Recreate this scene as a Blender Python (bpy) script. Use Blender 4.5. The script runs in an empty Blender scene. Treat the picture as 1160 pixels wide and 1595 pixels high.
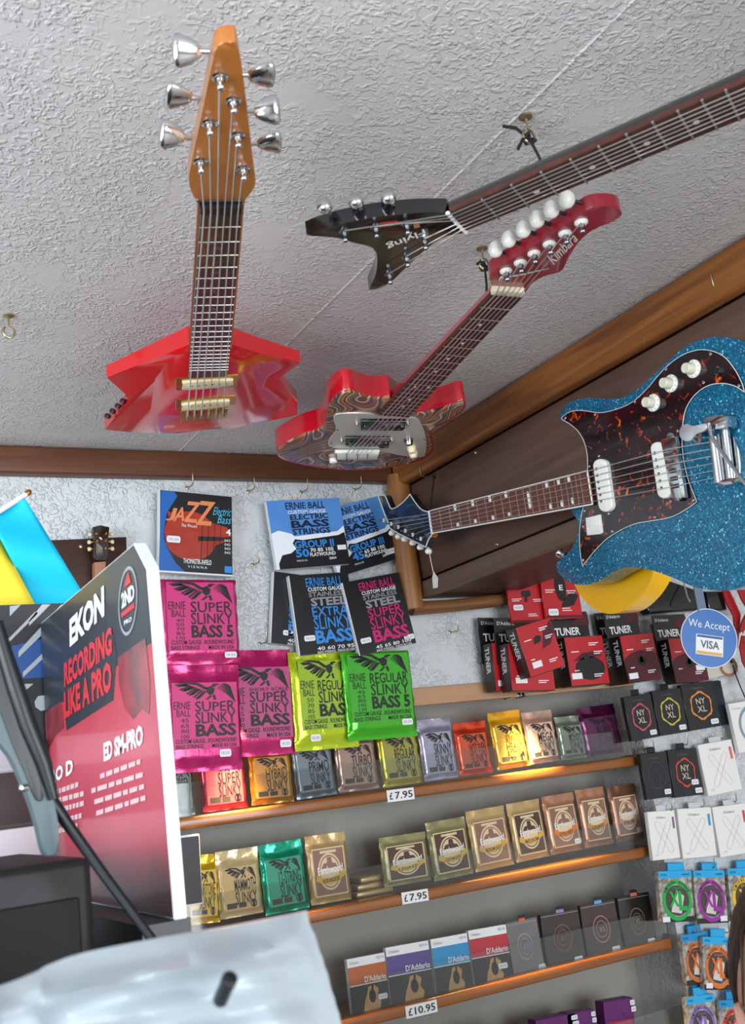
import bpy, bmesh, math, random
from mathutils import Vector as V, Matrix
random.seed(7)
scene = bpy.context.scene
# ------------------------------------------------------------------ camera
F = 1659.0
R = ((0.87673505, -0.46570891, -0.12021176),
     (0.0065898, 0.26154161, -0.9651697),
     (0.48092851, 0.84540594, 0.23237163))      # rows: camera right, down, forward (world: +Y to the back wall, camera at z=0)
cd = bpy.data.cameras.new('camera'); cam = bpy.data.objects.new('camera', cd); scene.collection.objects.link(cam)
cd.sensor_fit = 'VERTICAL'; cd.sensor_height = 24.0; cd.lens = F / 1595.0 * 24.0; cd.clip_start = 0.02
cam.matrix_world = Matrix(((R[0][0], -R[1][0], -R[2][0], 0), (R[0][1], -R[1][1], -R[2][1], 0), (R[0][2], -R[1][2], -R[2][2], 0), (0, 0, 0, 1)))
scene.camera = cam
cd.dof.use_dof = True; cd.dof.focus_distance = 1.9; cd.dof.aperture_fstop = 8.0
# ------------------------------------------------------------------ light, exposure
scene.view_settings.view_transform = 'Standard'; scene.view_settings.look = 'None'
scene.view_settings.gamma = 1.0; scene.view_settings.use_curve_mapping = False
scene.view_settings.exposure = 0.0
w = bpy.data.worlds.new('sky'); scene.world = w; w.use_nodes = True
w.node_tree.nodes['Background'].inputs[0].default_value = (0.78, 0.88, 1.0, 1); w.node_tree.nodes['Background'].inputs[1].default_value = 0.8
def area(name, loc, aim, sx, sy, power, col):
    l = bpy.data.lights.new(name, 'AREA'); l.shape = 'RECTANGLE'; l.size = sx; l.size_y = sy; l.energy = power; l.color = col
    o = bpy.data.objects.new(name, l); scene.collection.objects.link(o); o.location = loc
    o.rotation_euler = (V(aim) - V(loc)).to_track_quat('-Z', 'Y').to_euler(); return o
area('window_daylight_side', (-1.55, 0.3, -0.15), (1.0, 0.9, 0.05), 1.9, 1.25, 84, (0.86, 0.94, 1.0))
area('shopfront_daylight', (0.9, -2.9, -0.25), (0.9, 1.0, 0.0), 2.8, 1.5, 146, (0.92, 0.96, 1.0))
# ------------------------------------------------------------------ constants of the place
D = 2.0; H = 0.668; BX = 1.19; FLOOR = -1.7
# ------------------------------------------------------------------ helpers
def ray(px, py):
    a = ((px - 580) / F, (py - 797.5) / F, 1.0)
    return V([sum(R[k][i] * a[k] for k in range(3)) for i in range(3)])
def PY(p, Y=D): r = ray(*p[:2]); return r * (Y / r.y)
def PX(p, X=BX): r = ray(*p[:2]); return r * (X / r.x)
def PZ(p, Z=H): r = ray(*p[:2]); return r * (Z / r.z)
def zm(pts, ox, oy, s): return [(ox + q[0] * s, oy + q[1] * s) + tuple(q[2:]) for q in pts]
def spl(pts, n=6, closed=True):
    "catmull-rom through 2D points; a third element marks a sharp corner"
    N = len(pts); out = []
    for i in range(N if closed else N - 1):
        p0, p1, p2, p3 = pts[(i - 1) % N], pts[i], pts[(i + 1) % N], pts[(i + 2) % N]
        if not closed:
            if i == 0: p0 = p1
            if i == N - 2: p3 = p2
        m1 = [(p2[k] - p0[k]) / 2 for k in (0, 1)] if len(p1) < 3 else [(p2[k] - p1[k]) * .6 for k in (0, 1)]
        m2 = [(p3[k] - p1[k]) / 2 for k in (0, 1)] if len(p2) < 3 else [(p2[k] - p1[k]) * .6 for k in (0, 1)]
        for j in range(n):
            t = j / n; a = 2*t**3 - 3*t*t + 1; b = t**3 - 2*t*t + t; c = -2*t**3 + 3*t*t; d = t**3 - t*t
            out.append(tuple(a*p1[k] + b*m1[k] + c*p2[k] + d*m2[k] for k in (0, 1)))
    if not closed: out.append(tuple(pts[-1][:2]))
    return out
def lin(c): c = c / 255.0; return c / 12.92 if c <= 0.04045 else ((c + 0.055) / 1.055) ** 2.4
def rgb(h):
    if isinstance(h, str): h = tuple(int(h[i:i+2], 16) for i in (0, 2, 4))
    return (lin(h[0]), lin(h[1]), lin(h[2]), 1.0)
MATS = {}
def mat(name, col='808080', rough=.5, metal=0., bump=None, noise=None, coat=0., alpha=1., emit=0, trans=0., spec=.5, sheen=0):
    "bump=(scale, strength, distance); noise=(scale xyz, second colour, contrast, distortion)"
    if name in MATS: return MATS[name]
    m = bpy.data.materials.new(name); m.use_nodes = True; nt = m.node_tree; b = nt.nodes['Principled BSDF']
    b.inputs['Base Color'].default_value = rgb(col); b.inputs['Roughness'].default_value = rough; b.inputs['Metallic'].default_value = metal
    b.inputs['Coat Weight'].default_value = coat; b.inputs['Coat Roughness'].default_value = .08; b.inputs['Alpha'].default_value = alpha
    b.inputs['Transmission Weight'].default_value = trans; b.inputs['Specular IOR Level'].default_value = spec
    if emit: b.inputs['Emission Color'].default_value = rgb(col); b.inputs['Emission Strength'].default_value = emit
    m.diffuse_color = rgb(col)
    if bump or noise:
        tc = nt.nodes.new('ShaderNodeTexCoord')
    if noise:
        sc, c2, con = noise[:3]; mp = nt.nodes.new('ShaderNodeMapping'); nt.links.new(tc.outputs['Object'], mp.inputs[0]); mp.inputs['Scale'].default_value = sc
        n = nt.nodes.new('ShaderNodeTexNoise'); n.inputs['Scale'].default_value = 1.0; n.inputs['Detail'].default_value = 5
        n.inputs['Distortion'].default_value = noise[3] if len(noise) > 3 else .4
        nt.links.new(mp.outputs[0], n.inputs['Vector'])
        r = nt.nodes.new('ShaderNodeValToRGB'); r.color_ramp.elements[0].position = .5 - con; r.color_ramp.elements[1].position = .5 + con
        r.color_ramp.elements[0].color = rgb(col); r.color_ramp.elements[1].color = rgb(c2)
        nt.links.new(n.outputs['Fac'], r.inputs[0]); nt.links.new(r.outputs[0], b.inputs['Base Color'])
    if bump:
        n = nt.nodes.new('ShaderNodeTexNoise'); n.inputs['Scale'].default_value = bump[0]; n.inputs['Detail'].default_value = 3
        if len(bump) > 3: n.inputs['Distortion'].default_value = bump[3]
        nt.links.new(tc.outputs['Object'], n.inputs['Vector'])
        k = nt.nodes.new('ShaderNodeBump'); k.inputs['Strength'].default_value = bump[1]; k.inputs['Distance'].default_value = bump[2]
        nt.links.new(n.outputs['Fac'], k.inputs['Height']); nt.links.new(k.outputs[0], b.inputs['Normal'])
    MATS[name] = m; return m
def ramp_set(r, stops):
    el = r.color_ramp.elements
    while len(el) > 1: el.remove(el[-1])
    el[0].position = stops[0][0]; el[0].color = rgb(stops[0][1])
    for p, c in stops[1:]:
        e = el.new(p); e.color = rgb(c)
def node_mat(name, stops, build, rough=.3, metal=0, coat=0):
    "custom: build(nt, texcoord) -> factor socket, fed into a colour ramp"
    m = mat(name, stops[len(stops)//2][1], rough, metal, coat=coat); nt = m.node_tree
    tc = nt.nodes.new('ShaderNodeTexCoord'); f = build(nt, tc)
    r = nt.nodes.new('ShaderNodeValToRGB'); ramp_set(r, stops); nt.links.new(f, r.inputs[0]); nt.links.new(r.outputs[0], nt.nodes['Principled BSDF'].inputs['Base Color'])
    return m
C = scene.collection
INV = {}
def root_of(o):
    while o.parent: o = o.parent
    return o
def tag(o, label=None, cat=None, group=None, kind=None):
    if label: o['label'] = label
    if cat: o['category'] = cat
    if group: o['group'] = group
    if kind: o['kind'] = kind
    return o
def thing(name, label, cat, loc=(0, 0, 0), group=None, basis=None):
    o = bpy.data.objects.new(name, None); C.objects.link(o); o.empty_display_size = .02
    M = Matrix.Translation(V(loc))
    if basis: M = M @ Matrix((basis[0], basis[1], basis[2])).transposed().to_4x4()
    o.matrix_basis = M; INV[o.name] = M.inverted()
    return tag(o, label, cat, group)
class MB:
    def __init__(s): s.bm = bmesh.new()
    def poly(s, pts):
        vs = [s.bm.verts.new(p) for p in pts]; return s.bm.faces.new(vs)
    def faces(s, verts, faces):
        vs = [s.bm.verts.new(p) for p in verts]
        for f in faces:
            try: s.bm.faces.new([vs[i] for i in f])
            except ValueError: pass
        return s
    def prism(s, pts, d, bevel=0, seg=2, front=True, back=False):
        d = V(d); n = len(pts)
        a = [s.bm.verts.new(p) for p in pts]; b = [s.bm.verts.new(V(p) + d) for p in pts]
        s.bm.faces.new(a); s.bm.faces.new(b[::-1])
        for i in range(n): s.bm.faces.new((a[i], b[i], b[(i+1) % n], a[(i+1) % n]))
        if bevel:
            ed = []
            for i in range(n):
                if front: ed.append(s.bm.edges.get((a[i], a[(i+1) % n])))
                if back: ed.append(s.bm.edges.get((b[i], b[(i+1) % n])))
            bmesh.ops.bevel(s.bm, geom=[e for e in ed if e], offset=bevel, segments=seg, profile=.5, affect='EDGES', clamp_overlap=True)
        return s
    def par(s, o, u, v, n):
        o, u, v, n = V(o), V(u), V(v), V(n)
        return s.prism([o, o + u, o + u + v, o + v], n)
    def box(s, x0, x1, y0, y1, z0, z1): return s.par((x0, y0, z0), (x1-x0, 0, 0), (0, y1-y0, 0), (0, 0, z1-z0))
    def bbox(s, x0, x1, y0, y1, z0, z1, bev=.003, seg=2):
        n0 = set(s.bm.edges); s.box(x0, x1, y0, y1, z0, z1)
        bmesh.ops.bevel(s.bm, geom=[e for e in s.bm.edges if e not in n0], offset=bev, segments=seg, profile=.5, affect='EDGES'); return s
    def tube(s, path, r, n=8, cap=True):
        path = [V(p) for p in path]; rs = r if isinstance(r, (list, tuple)) else [r] * len(path); rings = []; up = None
        for i, p in enumerate(path):
            t = (path[min(i+1, len(path)-1)] - path[max(i-1, 0)]).normalized()
            if up is None: up = t.orthogonal().normalized()
            x = (up - t * up.dot(t)); x = x.normalized() if x.length > 1e-6 else t.orthogonal().normalized(); up = x; y = t.cross(x)
            rings.append([s.bm.verts.new(p + (x * math.cos(a) + y * math.sin(a)) * rs[i]) for a in [2*math.pi*k/n for k in range(n)]])
        for a, b in zip(rings, rings[1:]):
            for k in range(n): s.bm.faces.new((a[k], a[(k+1) % n], b[(k+1) % n], b[k]))
        if cap: s.bm.faces.new(rings[0][::-1]); s.bm.faces.new(rings[-1])
        return s
    def lathe(s, o, axis, prof, n=16, sx=1., xdir=None):
        o = V(o); t = V(axis).normalized(); x = (V(xdir) - t * V(xdir).dot(t)).normalized() if xdir else t.orthogonal().normalized(); y = t.cross(x); rings = []
        for r, h in prof:
            rings.append([s.bm.verts.new(o + t * h + (x * math.cos(2*math.pi*k/n) * sx + y * math.sin(2*math.pi*k/n)) * max(r, 1e-5)) for k in range(n)])
        for a, b in zip(rings, rings[1:]):
            for k in range(n): s.bm.faces.new((a[k], a[(k+1) % n], b[(k+1) % n], b[k]))
        s.bm.faces.new(rings[0][::-1]); s.bm.faces.new(rings[-1]); return s
    def obj(s, name, m, parent=None, smooth=None, label=None, kind=None, local=False):
        bm = s.bm
        if parent is not None and not local: bm.transform(INV[root_of(parent).name])
        bmesh.ops.recalc_face_normals(bm, faces=bm.faces)
        me = bpy.data.meshes.new(name)
        if smooth:
            lim = math.radians(smooth)
            for f in bm.faces: f.smooth = True
            for e in bm.edges:
                if len(e.link_faces) == 2 and e.calc_face_angle(0) > lim: e.smooth = False
        bm.to_mesh(me); bm.free(); me.materials.append(m)
        o = bpy.data.objects.new(name, me); C.objects.link(o); o.parent = parent
        if label: o['label'] = label
        if kind or name in ('small_print', 'gauge_print'): o['kind'] = kind or 'stuff'
        return o
def struct(name, mb, m, parent=None, smooth=None):
    o = mb.obj(name, m, parent, smooth, local=True)
    if parent is None: o['kind'] = 'structure'
    INV.setdefault(o.name, Matrix()); return o
GL = {}
def glyph(s, bold=.0):
    k = (s, bold)
    if k not in GL:
        cu = bpy.data.curves.new('t', 'FONT'); cu.body = s; cu.resolution_u = 2; cu.offset = bold; cu.fill_mode = 'FRONT'
        ob = bpy.data.objects.new('t', cu); me = bpy.data.meshes.new_from_object(ob)
        vs = [(v.co.x, v.co.y) for v in me.vertices]; fs = [tuple(p.vertices) for p in me.polygons]
        x0 = min(v[0] for v in vs); x1 = max(v[0] for v in vs); y0 = min(v[1] for v in vs); y1 = max(v[1] for v in vs)
        GL[k] = ([((v[0]-x0)/(x1-x0 or 1), (v[1]-y0)/(y1-y0 or 1)) for v in vs], fs)
        bpy.data.objects.remove(ob); bpy.data.curves.remove(cu); bpy.data.meshes.remove(me)
    return GL[k]
def text_on(mb, s, o, u, v, bold=0., warp=None):
    "lettering filling the parallelogram o + a u + b v"
    vs, fs = glyph(s, bold)
    if warp: vs = [warp(*q) for q in vs]
    mb.faces([V(o) + V(u) * a + V(v) * b for a, b in vs], fs)
# ------------------------------------------------------------------ setting
def artex(name, col, scale, dist, strength, c2=None):
    m = mat(name, col, .62, spec=.35); nt = m.node_tree; b = nt.nodes['Principled BSDF']
    tc = nt.nodes.new('ShaderNodeTexCoord')
    n = nt.nodes.new('ShaderNodeTexNoise'); n.inputs['Scale'].default_value = scale; n.inputs['Detail'].default_value = 2.2; n.inputs['Roughness'].default_value = .55; n.inputs['Distortion'].default_value = 1.3
    nt.links.new(tc.outputs['Object'], n.inputs['Vector'])
    r = nt.nodes.new('ShaderNodeMapRange'); r.inputs[1].default_value = .46; r.inputs[2].default_value = .62; r.interpolation_type = 'SMOOTHSTEP'
    nt.links.new(n.outputs['Fac'], r.inputs[0])
    n2 = nt.nodes.new('ShaderNodeTexNoise'); n2.inputs['Scale'].default_value = scale * .13; n2.inputs['Detail'].default_value = 2
    nt.links.new(tc.outputs['Object'], n2.inputs['Vector'])
    mu = nt.nodes.new('ShaderNodeMath'); mu.operation = 'MULTIPLY'; nt.links.new(r.outputs[0], mu.inputs[0])
    r2 = nt.nodes.new('ShaderNodeMapRange'); r2.inputs[1].default_value = .3; r2.inputs[2].default_value = .6; nt.links.new(n2.outputs['Fac'], r2.inputs[0]); nt.links.new(r2.outputs[0], mu.inputs[1])
    k = nt.nodes.new('ShaderNodeBump'); k.inputs['Strength'].default_value = strength; k.inputs['Distance'].default_value = dist
    nt.links.new(mu.outputs[0], k.inputs['Height']); nt.links.new(k.outputs[0], b.inputs['Normal'])
    return m
def wood(name, c1, c2, axis, rough=.4, scale=1., coat=.0, con=.22, bump=.15):
    sc = [55 * scale] * 3; sc['xyz'.index(axis)] = 3.2 * scale
    m = mat(name, c1, rough, noise=(sc, c2, con, .8), coat=coat, bump=(90, bump, .002)); return m
M_ceil = artex('ceiling_artex', (206, 203, 203), 95, .004, .6)
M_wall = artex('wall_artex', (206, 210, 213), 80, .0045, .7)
M_beam = wood('beam_brown', '4f2d1b', '6d4128', 'x', .45, .8)
M_beamY = wood('beam_pine', '6b3c1a', 'a8692f', 'y', .4, .8)
M_post = wood('post_pine', '6e4423', 'a06a35', 'z', .42, .7)
M_batX = wood('batten_pine', '5f3c22', '8d5f36', 'x', .45, .8)
M_board = wood('board_dark', '4a362d', '6e5347', 'y', .5, .55, con=.3)
M_boardlow = wood('board_low', '5a493d', '7d6a5a', 'y', .6, .6, con=.3)
M_soffit = wood('soffit_dark', '38231a', '523124', 'y', .45, .7)
M_shelf = wood('shelf_pine', '7c4519', 'a56630', 'x', .3, .7, coat=.35)
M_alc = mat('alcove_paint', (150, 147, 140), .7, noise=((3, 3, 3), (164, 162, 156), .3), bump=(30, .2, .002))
M_lintel = mat('lintel_paint', (190, 150, 118), .55, noise=((6, 40, 40), (176, 132, 98), .3))
M_floor = wood('floor_wood', '9d9891', 'b2ada6', 'y', .5, .4)
M_plain = mat('plain_wall', (198, 196, 192), .7)
X0, X1, Y0 = -1.62, 3.3, -3.0
struct('floor', MB().box(X0, X1, Y0, 2.3, FLOOR - .04, FLOOR), M_floor)
struct('ceiling', MB().box(X0, X1, Y0, 2.3, H, H + .04), M_ceil)
# back wall with its shelf alcove (AX0..AX1, AZ0..AZ1)
AX0, AX1, AZ0, AZ1, AD = .45, 1.80, -1.25, .13, 2.165
mb = MB(); mb.box(X0, X1, D, 2.3, AZ1, H); mb.box(X0, AX0, D, 2.3, FLOOR, AZ1); mb.box(AX1, X1, D, 2.3, FLOOR, AZ1); mb.box(AX0, AX1, D, 2.3, FLOOR, AZ0)
wall_back = struct('wall_back', mb, M_wall)
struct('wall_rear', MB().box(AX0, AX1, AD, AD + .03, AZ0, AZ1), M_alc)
def wall_with_hole(name, axis, at, a0, a1, h0, h1, w0, w1):
    mb = MB(); t = .06
    for s0, s1, z0, z1 in ((a0, h0, FLOOR, H), (h1, a1, FLOOR, H), (h0, h1, FLOOR, w0), (h0, h1, w1, H)):
        if axis == 'x': mb.box(at - t, at, s0, s1, z0, z1)
        else: mb.box(s0, s1, at - t, at, z0, z1)
    return struct(name, mb, M_plain)
wall_with_hole('wall_left', 'x', X0, Y0, 2.3, -.7, 1.3, -.8, .5)
wall_with_hole('wall_front', 'y', Y0, X0, X1, -.6, 2.4, -1.1, .55)
struct('wall_far_right', MB().box(X1, X1 + .06, Y0, 2.3, FLOOR, H), M_plain)
# timber along the top of the back wall and along the boxed-in bulkhead
def strut(name, mb, m, bev=.006):
    bmesh.ops.bevel(mb.bm, geom=list(mb.bm.edges), offset=bev, segments=3, profile=.5, affect='EDGES')
    return struct(name, mb, m, smooth=40)
FX = 1.215                                     # face of the bulkhead
strut('trim_1', MB().box(X0, FX - .03, D - .032, D + .0, .612, H - .002), M_beam)
strut('trim_2', MB().box(FX - .034, FX + .0, Y0, D - .03, .598, H - .002), M_beamY, .01)
struct('wall_right', MB().box(FX + .016, 1.455, Y0, D, .35, H), M_soffit)
bulk = bpy.data.objects['wall_right']
# planks nailed to its face: a wide upper board, then a gap (the long crack) and a narrow lower one
for a, b, z0, z1, th in ((Y0, .62, .386, .598, .016), (.623, D - .03, .386, .598, .0165)):
    mb = MB(); mb.bbox(FX + .016 - th, FX + .016, a, b, z0, z1, .002); mb.obj('plank', M_board, bulk, 40, local=True)
mb = MB(); mb.bbox(FX - .004, FX + .016, Y0, D - .03, .345, .381, .003); mb.obj('plank', M_boardlow, bulk, 40, local=True)
# round log post in the corner and the batten under the bulkhead
mb = MB(); q = [(619, 742), (623, 800), (631, 860), (637, 905), (643, 950)]
mb.tube([PY(p, 1.965) for p in q], [.026, .027, .0245, .026, .023], 14); struct('trim_3', mb, M_post, smooth=60)
mb = MB(); mb.tube([PY(p, 1.968) for p in ((640, 948), (700, 944), (760, 937), (788, 934))], [.016, .0145, .0145, .013], 10); struct('trim_4', mb, M_batX, smooth=60)
# jointing seam across the ceiling
sx = PZ((700, 285), H).x
mb = MB(); mb.prism([(sx - .002, Y0, H), (sx + .0003, Y0, H - .0011), (sx + .0006, Y0, H)], (0, D - .03 - Y0, 0)); struct('trim_5', mb, M_ceil)
# lintel strip over the alcove
struct('trim_6', MB().bbox(AX0 - .02, AX1 + .0, D - .006, D + .012, .118, .156, .002), M_lintel)
# shelves of the alcove
SH = []
for zt in (-.046, -.252, -.457, -.662, -.87):
    mb = MB(); mb.bbox(AX0, AX1 - .02, D, AD, zt - .023, zt, .006, 4)
    SH.append(mb.obj('shelf', M_shelf, None, 40))
for o, l in zip(SH, ('topmost varnished pine shelf holding bright foil string packs, price tag near its middle', 'second varnished pine shelf from the top, holding tan acoustic string packs',
                     'third varnished pine shelf from the top with cardboard string packs', 'lowest visible pine shelf with purple boxes along the bottom edge', 'bottom pine shelf of the alcove below the purple boxes')):
    tag(o, l, 'shelf', 'shelves in the wall alcove')
bpy.data.objects.remove(SH[-1])
# clear acrylic lips that keep the packs on the shelves
ac = bpy.data.materials.new('acrylic'); ac.use_nodes = True; nt = ac.node_tree; nt.nodes.remove(nt.nodes['Principled BSDF'])
a1 = nt.nodes.new('ShaderNodeBsdfTransparent'); a1.inputs[0].default_value = (.93, .95, .95, 1); a2 = nt.nodes.new('ShaderNodeBsdfGlossy'); a2.inputs['Roughness'].default_value = .04
mx = nt.nodes.new('ShaderNodeMixShader'); fr = nt.nodes.new('ShaderNodeFresnel'); fr.inputs[0].default_value = 1.42
nt.links.new(fr.outputs[0], mx.inputs[0]); nt.links.new(a1.outputs[0], mx.inputs[1]); nt.links.new(a2.outputs[0], mx.inputs[2]); nt.links.new(mx.outputs[0], nt.nodes['Material Output'].inputs[0])
for i, zt in enumerate((-.046, -.252, -.457, -.662)):
    mb = MB(); mb.box(AX0 + .01, AX1 - .022, D + .0035, D + .0055, zt + .0005, zt + .062)
    tag(mb.obj('shelf_lip', ac), ('clear acrylic lip along the topmost shelf', 'clear acrylic lip along the second shelf', 'clear acrylic lip along the third shelf', 'clear acrylic lip in front of the purple boxes')[i], 'shelf lip', 'clear shelf lips')
# ------------------------------------------------------------------ small warm downlights under the lintel
M_chr = mat('chrome', 'd2d4d6', .12, 1.); M_bulb = mat('bulb', (255, 200, 120), .3, emit=25)
for i, (x, e) in enumerate(((.765, 105), (1.46, 72))):
    t = thing('downlight', ('small round downlight above the left end of the topmost shelf', 'small round downlight above the yellow foil pack on the topmost shelf')[i], 'lamp', (x, 2.012, .118), 'downlights under the alcove lintel')
    mb = MB(); mb.lathe((x, 2.022, .13), (0, 0, -1), [(.028, 0), (.03, .004), (.03, .012), (.024, .014), (.02, .006)], 20); mb.obj('ring', M_chr, t, 50)
    mb = MB(); mb.lathe((x, 2.022, .1235), (0, 0, -1), [(.019, 0), (.019, .002), (.012, .003)], 16); mb.obj('bulb', M_bulb, t, 50)
    l = bpy.data.lights.new('downlight_beam', 'SPOT'); l.energy = e; l.color = (1.0, .66, .28); l.spot_size = math.radians(64); l.spot_blend = 1.0; l.shadow_soft_size = .018
    o = bpy.data.objects.new('downlight_beam', l); C.objects.link(o); o.location = (x, 1.984, .112); o.rotation_euler = (V((x, 1.985, -1)) - V((x, 1.984, .112))).to_track_quat('-Z', 'Y').to_euler()
# ------------------------------------------------------------------ hooks and screws
M_brass = mat('brass', 'ab9c78', .32, .9)
def hook_mesh():
    mb = MB(); mb.lathe((0, 0, 0), (0, -1, 0), [(.0035, 0), (.0035, .002), (.0012, .003)], 10)
    mb.tube([(0, 0, 0), (.001, -.018, -.0015), (.0015, -.03, -.002), (.002, -.034, .002), (.002, -.035, .02)], .0013, 6)
    return mb
hk = None
HOOKS = [((291, 760), 'brass hook above the jazz bass string pack'), ((386, 766), 'brass hook under the beam, right of the jazz pack'), ((468, 767), 'brass hook above the blue flatwound pack'),
         ((551, 763), 'brass hook above the tilted blue pack near the corner post'), ((393, 880), 'bare brass hook on white wall between jazz pack and black packs'),
         ((404, 1003), 'brass hook above the short scale magenta pack'), ((700, 985), 'bare brass hook on white wall right of the corner post')]
for (p, l) in HOOKS:
    if hk is None: hk = hook_mesh().obj('wall_hook', M_brass, None, 60); o = hk
    else: o = hk.copy(); C.objects.link(o)
    o.location = PY(p, D - .0003); tag(o, l, 'hook', 'brass hooks on the back wall')
# hooks on the bulkhead face (same hook turned towards the shop)
for p, l in (((676, 742), 'hook on the dark board above the black guitar headstock'), ((1136, 452), 'hook on the dark board above the blue guitar body')):
    o = hk.copy(); C.objects.link(o); o.rotation_euler = (0, 0, -math.pi / 2); o.location = PX(p, FX - .0005); tag(o, l, 'hook', 'hooks on the dark board')
scr = None
for p, l in (((741, 705), 'small screw in the dark board near the corner'), ((969, 555), 'ring screw in the dark board left of the blue guitar'), ((775, 848), 'shiny screw head in the board under the guitar neck')):
    if scr is None:
        mb = MB(); mb.lathe((0, 0, 0), (-1, 0, 0), [(.004, 0), (.0045, .002), (.0025, .004), (.0012, .0032)], 12); scr = mb.obj('screw', M_brass, None, 50); o = scr
    else: o = scr.copy(); C.objects.link(o)
    o.location = PX(p, FX - .0005); tag(o, l, 'screw', 'screws in the dark board')
def ceiling_hook(p, label, z=H):
    q = PZ(p, z); t = thing('ceiling_hook', label, 'hook', q, 'hooks in the ceiling')
    MB().lathe(q, (0, 0, -1), [(.0075, -.001), (.0075, .002), (.0035, .004)], 14).obj('base_plate', M_brass, t, 50)
    c = q + V((0, 0, -.004)); path = [c, c + V((0, 0, -.012))] + [c + V((.008 * math.sin(a), 0, -.021 + .009 * math.cos(a))) for a in [math.radians(k) for k in range(20, 340, 30)]]
    MB().tube(path, .0016, 6).obj('hook', M_brass, t, 60); return q
CH1 = ceiling_hook((818, 181), 'brass ceiling hook tied to the black guitar neck')
CH2 = ceiling_hook((750, 386), 'brass ceiling hook tied to the swirl guitar neck')
CH3 = ceiling_hook((13, 491), 'lone ceiling hook at far left of the ceiling')
# ------------------------------------------------------------------ guitars
M_red = mat('red_lacquer', 'c8121b', .16, coat=.9); M_redm = mat('red_stain', '9c1226', .28, coat=.6, noise=((30, 30, 30), '7c0d20', .3))
M_jred = mat('red_gloss', 'b80d22', .2, coat=.8)
M_maple = mat('maple_amber', 'b5712e', .3, noise=((60, 8, 60), 'a4602a', .3), coat=.5)
M_rose = mat('rosewood', '552e25', .6, spec=.25, noise=((120, 30, 120), '35201b', .3)); M_rose2 = mat('rosewood_red', '6a3a2c', .45, noise=((150, 15, 150), '57301f', .3))
M_ebony = mat('fretboard_dark', '2c1a1c', .22, noise=((90, 30, 90), '3c2220', .3), coat=.3)
M_fret = mat('fret_wire', 'b0ada8', .3, 1.); M_string = mat('string_steel', 'd9d8d4', .28, 1.)
M_black = mat('black_gloss', '0c0d10', .12, coat=.6); M_blackm = mat('black_satin', '15161a', .4)
M_white = mat('white_plastic', 'e8e8e2', .35); M_pearl = mat('pearl', 'e3e3dc', .25, coat=.4); M_cream = mat('cream_plastic', 'ddcfa9', .4)
M_gold = mat('gold_metal', 'b08d48', .28, 1.); M_dchr = mat('dark_chrome', '8d9095', .2, 1.); M_bone = mat('bone_nut', 'e2d9bd', .4)
M_alu = mat('brushed_plate', 'c9c5bf', .35, .35, bump=(400, .05, .001))
M_cord = mat('black_cord', '111113', .8)
def sm(mb, name, m, root, a=40, **k): return mb.obj(name, m, root, a, **k)
def L2(a, b, t): return (a[0] + (b[0]-a[0])*t, a[1] + (b[1]-a[1])*t)
def fretwork(root, g, bd, nut, end, bridge, n, mfb, hfb=.005, first=1, thick=.0055, dots=(3, 5, 7, 9, 12, 15, 17), mdot=None, binding=None):
    "fingerboard with each fret wire and inlay a part; nut/end are px pairs"
    n0, n1 = g(nut[0], -hfb), g(nut[1], -hfb); e0, e1 = g(end[0], -hfb), g(end[1], -hfb)
    sm(MB().prism([n0, n1, e1, e0], V(bd) * thick, .001, 1), 'fingerboard', mfb, root)
    if binding:
        for a, b in ((n0, e0), (n1, e1)): sm(MB().tube([a + V(bd) * .002, b + V(bd) * .002], .0018, 6), 'binding', binding, root)
        sm(MB().tube([e0 + V(bd) * .002, e1 + V(bd) * .002], .0015, 6), 'binding', binding, root)
    N = (n0 + n1) / 2; B = g(bridge, -hfb); S = (B - N).length; L = ((e0 + e1) / 2 - N).length
    pos = [S * (1 - 2 ** (-k / 12)) for k in range(n + 1)]
    for k in range(1, n + 1):
        t = pos[k] / L
        if t > .995: break
        sm(MB().tube([n0.lerp(e0, t) - V(bd) * .0005, n1.lerp(e1, t) - V(bd) * .0003], .0007, 6), 'fret', M_fret, root)
        if k in dots:
            tm = (pos[k] + pos[k-1]) / 2 / L; c = n0.lerp(e0, tm).lerp(n1.lerp(e1, tm), .5)
            for dd in ((0,) if k != 12 else (-.25, .25)):
                cc = c + (n1 - n0) * dd
                sm(MB().lathe(cc + V(bd) * .001, -V(bd), [(.003, 0), (.003, .0013)], 12), 'inlay', mdot or M_pearl, root)
    return n0, n1, e0, e1
def post(root, p, g, bd, r=.0062, m=None, mw=None, up=.013):
    o = g(p) + V(bd) * .001; t = sm(MB().lathe(o, -V(bd), [(r, 0), (r, .002), (r * .72, .003), (r * .72, .004)], 16), 'tuner_bushing', mw or m or M_chr, root, 50)
    sm(MB().lathe(o, -V(bd), [(r * .45, 0), (r * .45, .006), (r * .34, .008), (r * .45, .010), (r * .45, up), (r * .3, up + .001)], 12), 'tuner_post', m or M_chr, t, 50)
def button(root, base, tip, m, ms, r=.009, flat=.5, ln=.018, face=None, key=False):
    base, tip = V(base), V(tip); ax = (tip - base).normalized()
    b = sm(MB().tube([base, tip], .0022, 8), 'tuner_shaft', ms, root, 50)
    k = MB(); k.lathe(tip, ax, [(r * .3, -.002), (r * .55, .001), (r * .8, ln * .35), (r, ln * .75), (r * .95, ln * .92), (r * .55, ln), (r * .1, ln * 1.02)] if key else [(r * .35, -.001), (r * .8, ln * .15), (r, ln * .45), (r * .96, ln * .75), (r * .6, ln * .97), (r * .2, ln)], 14, flat, face or (0, 0, 1))
    sm(k, 'tuner_button', m, b, 60)
def strings(root, lines, r=.00055):
    for i, l in enumerate(lines): sm(MB().tube(l, r * (1.25 if i < 3 else .85), 5), 'string', M_string, root, 60)
UP = V((0, 0, 1))
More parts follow.
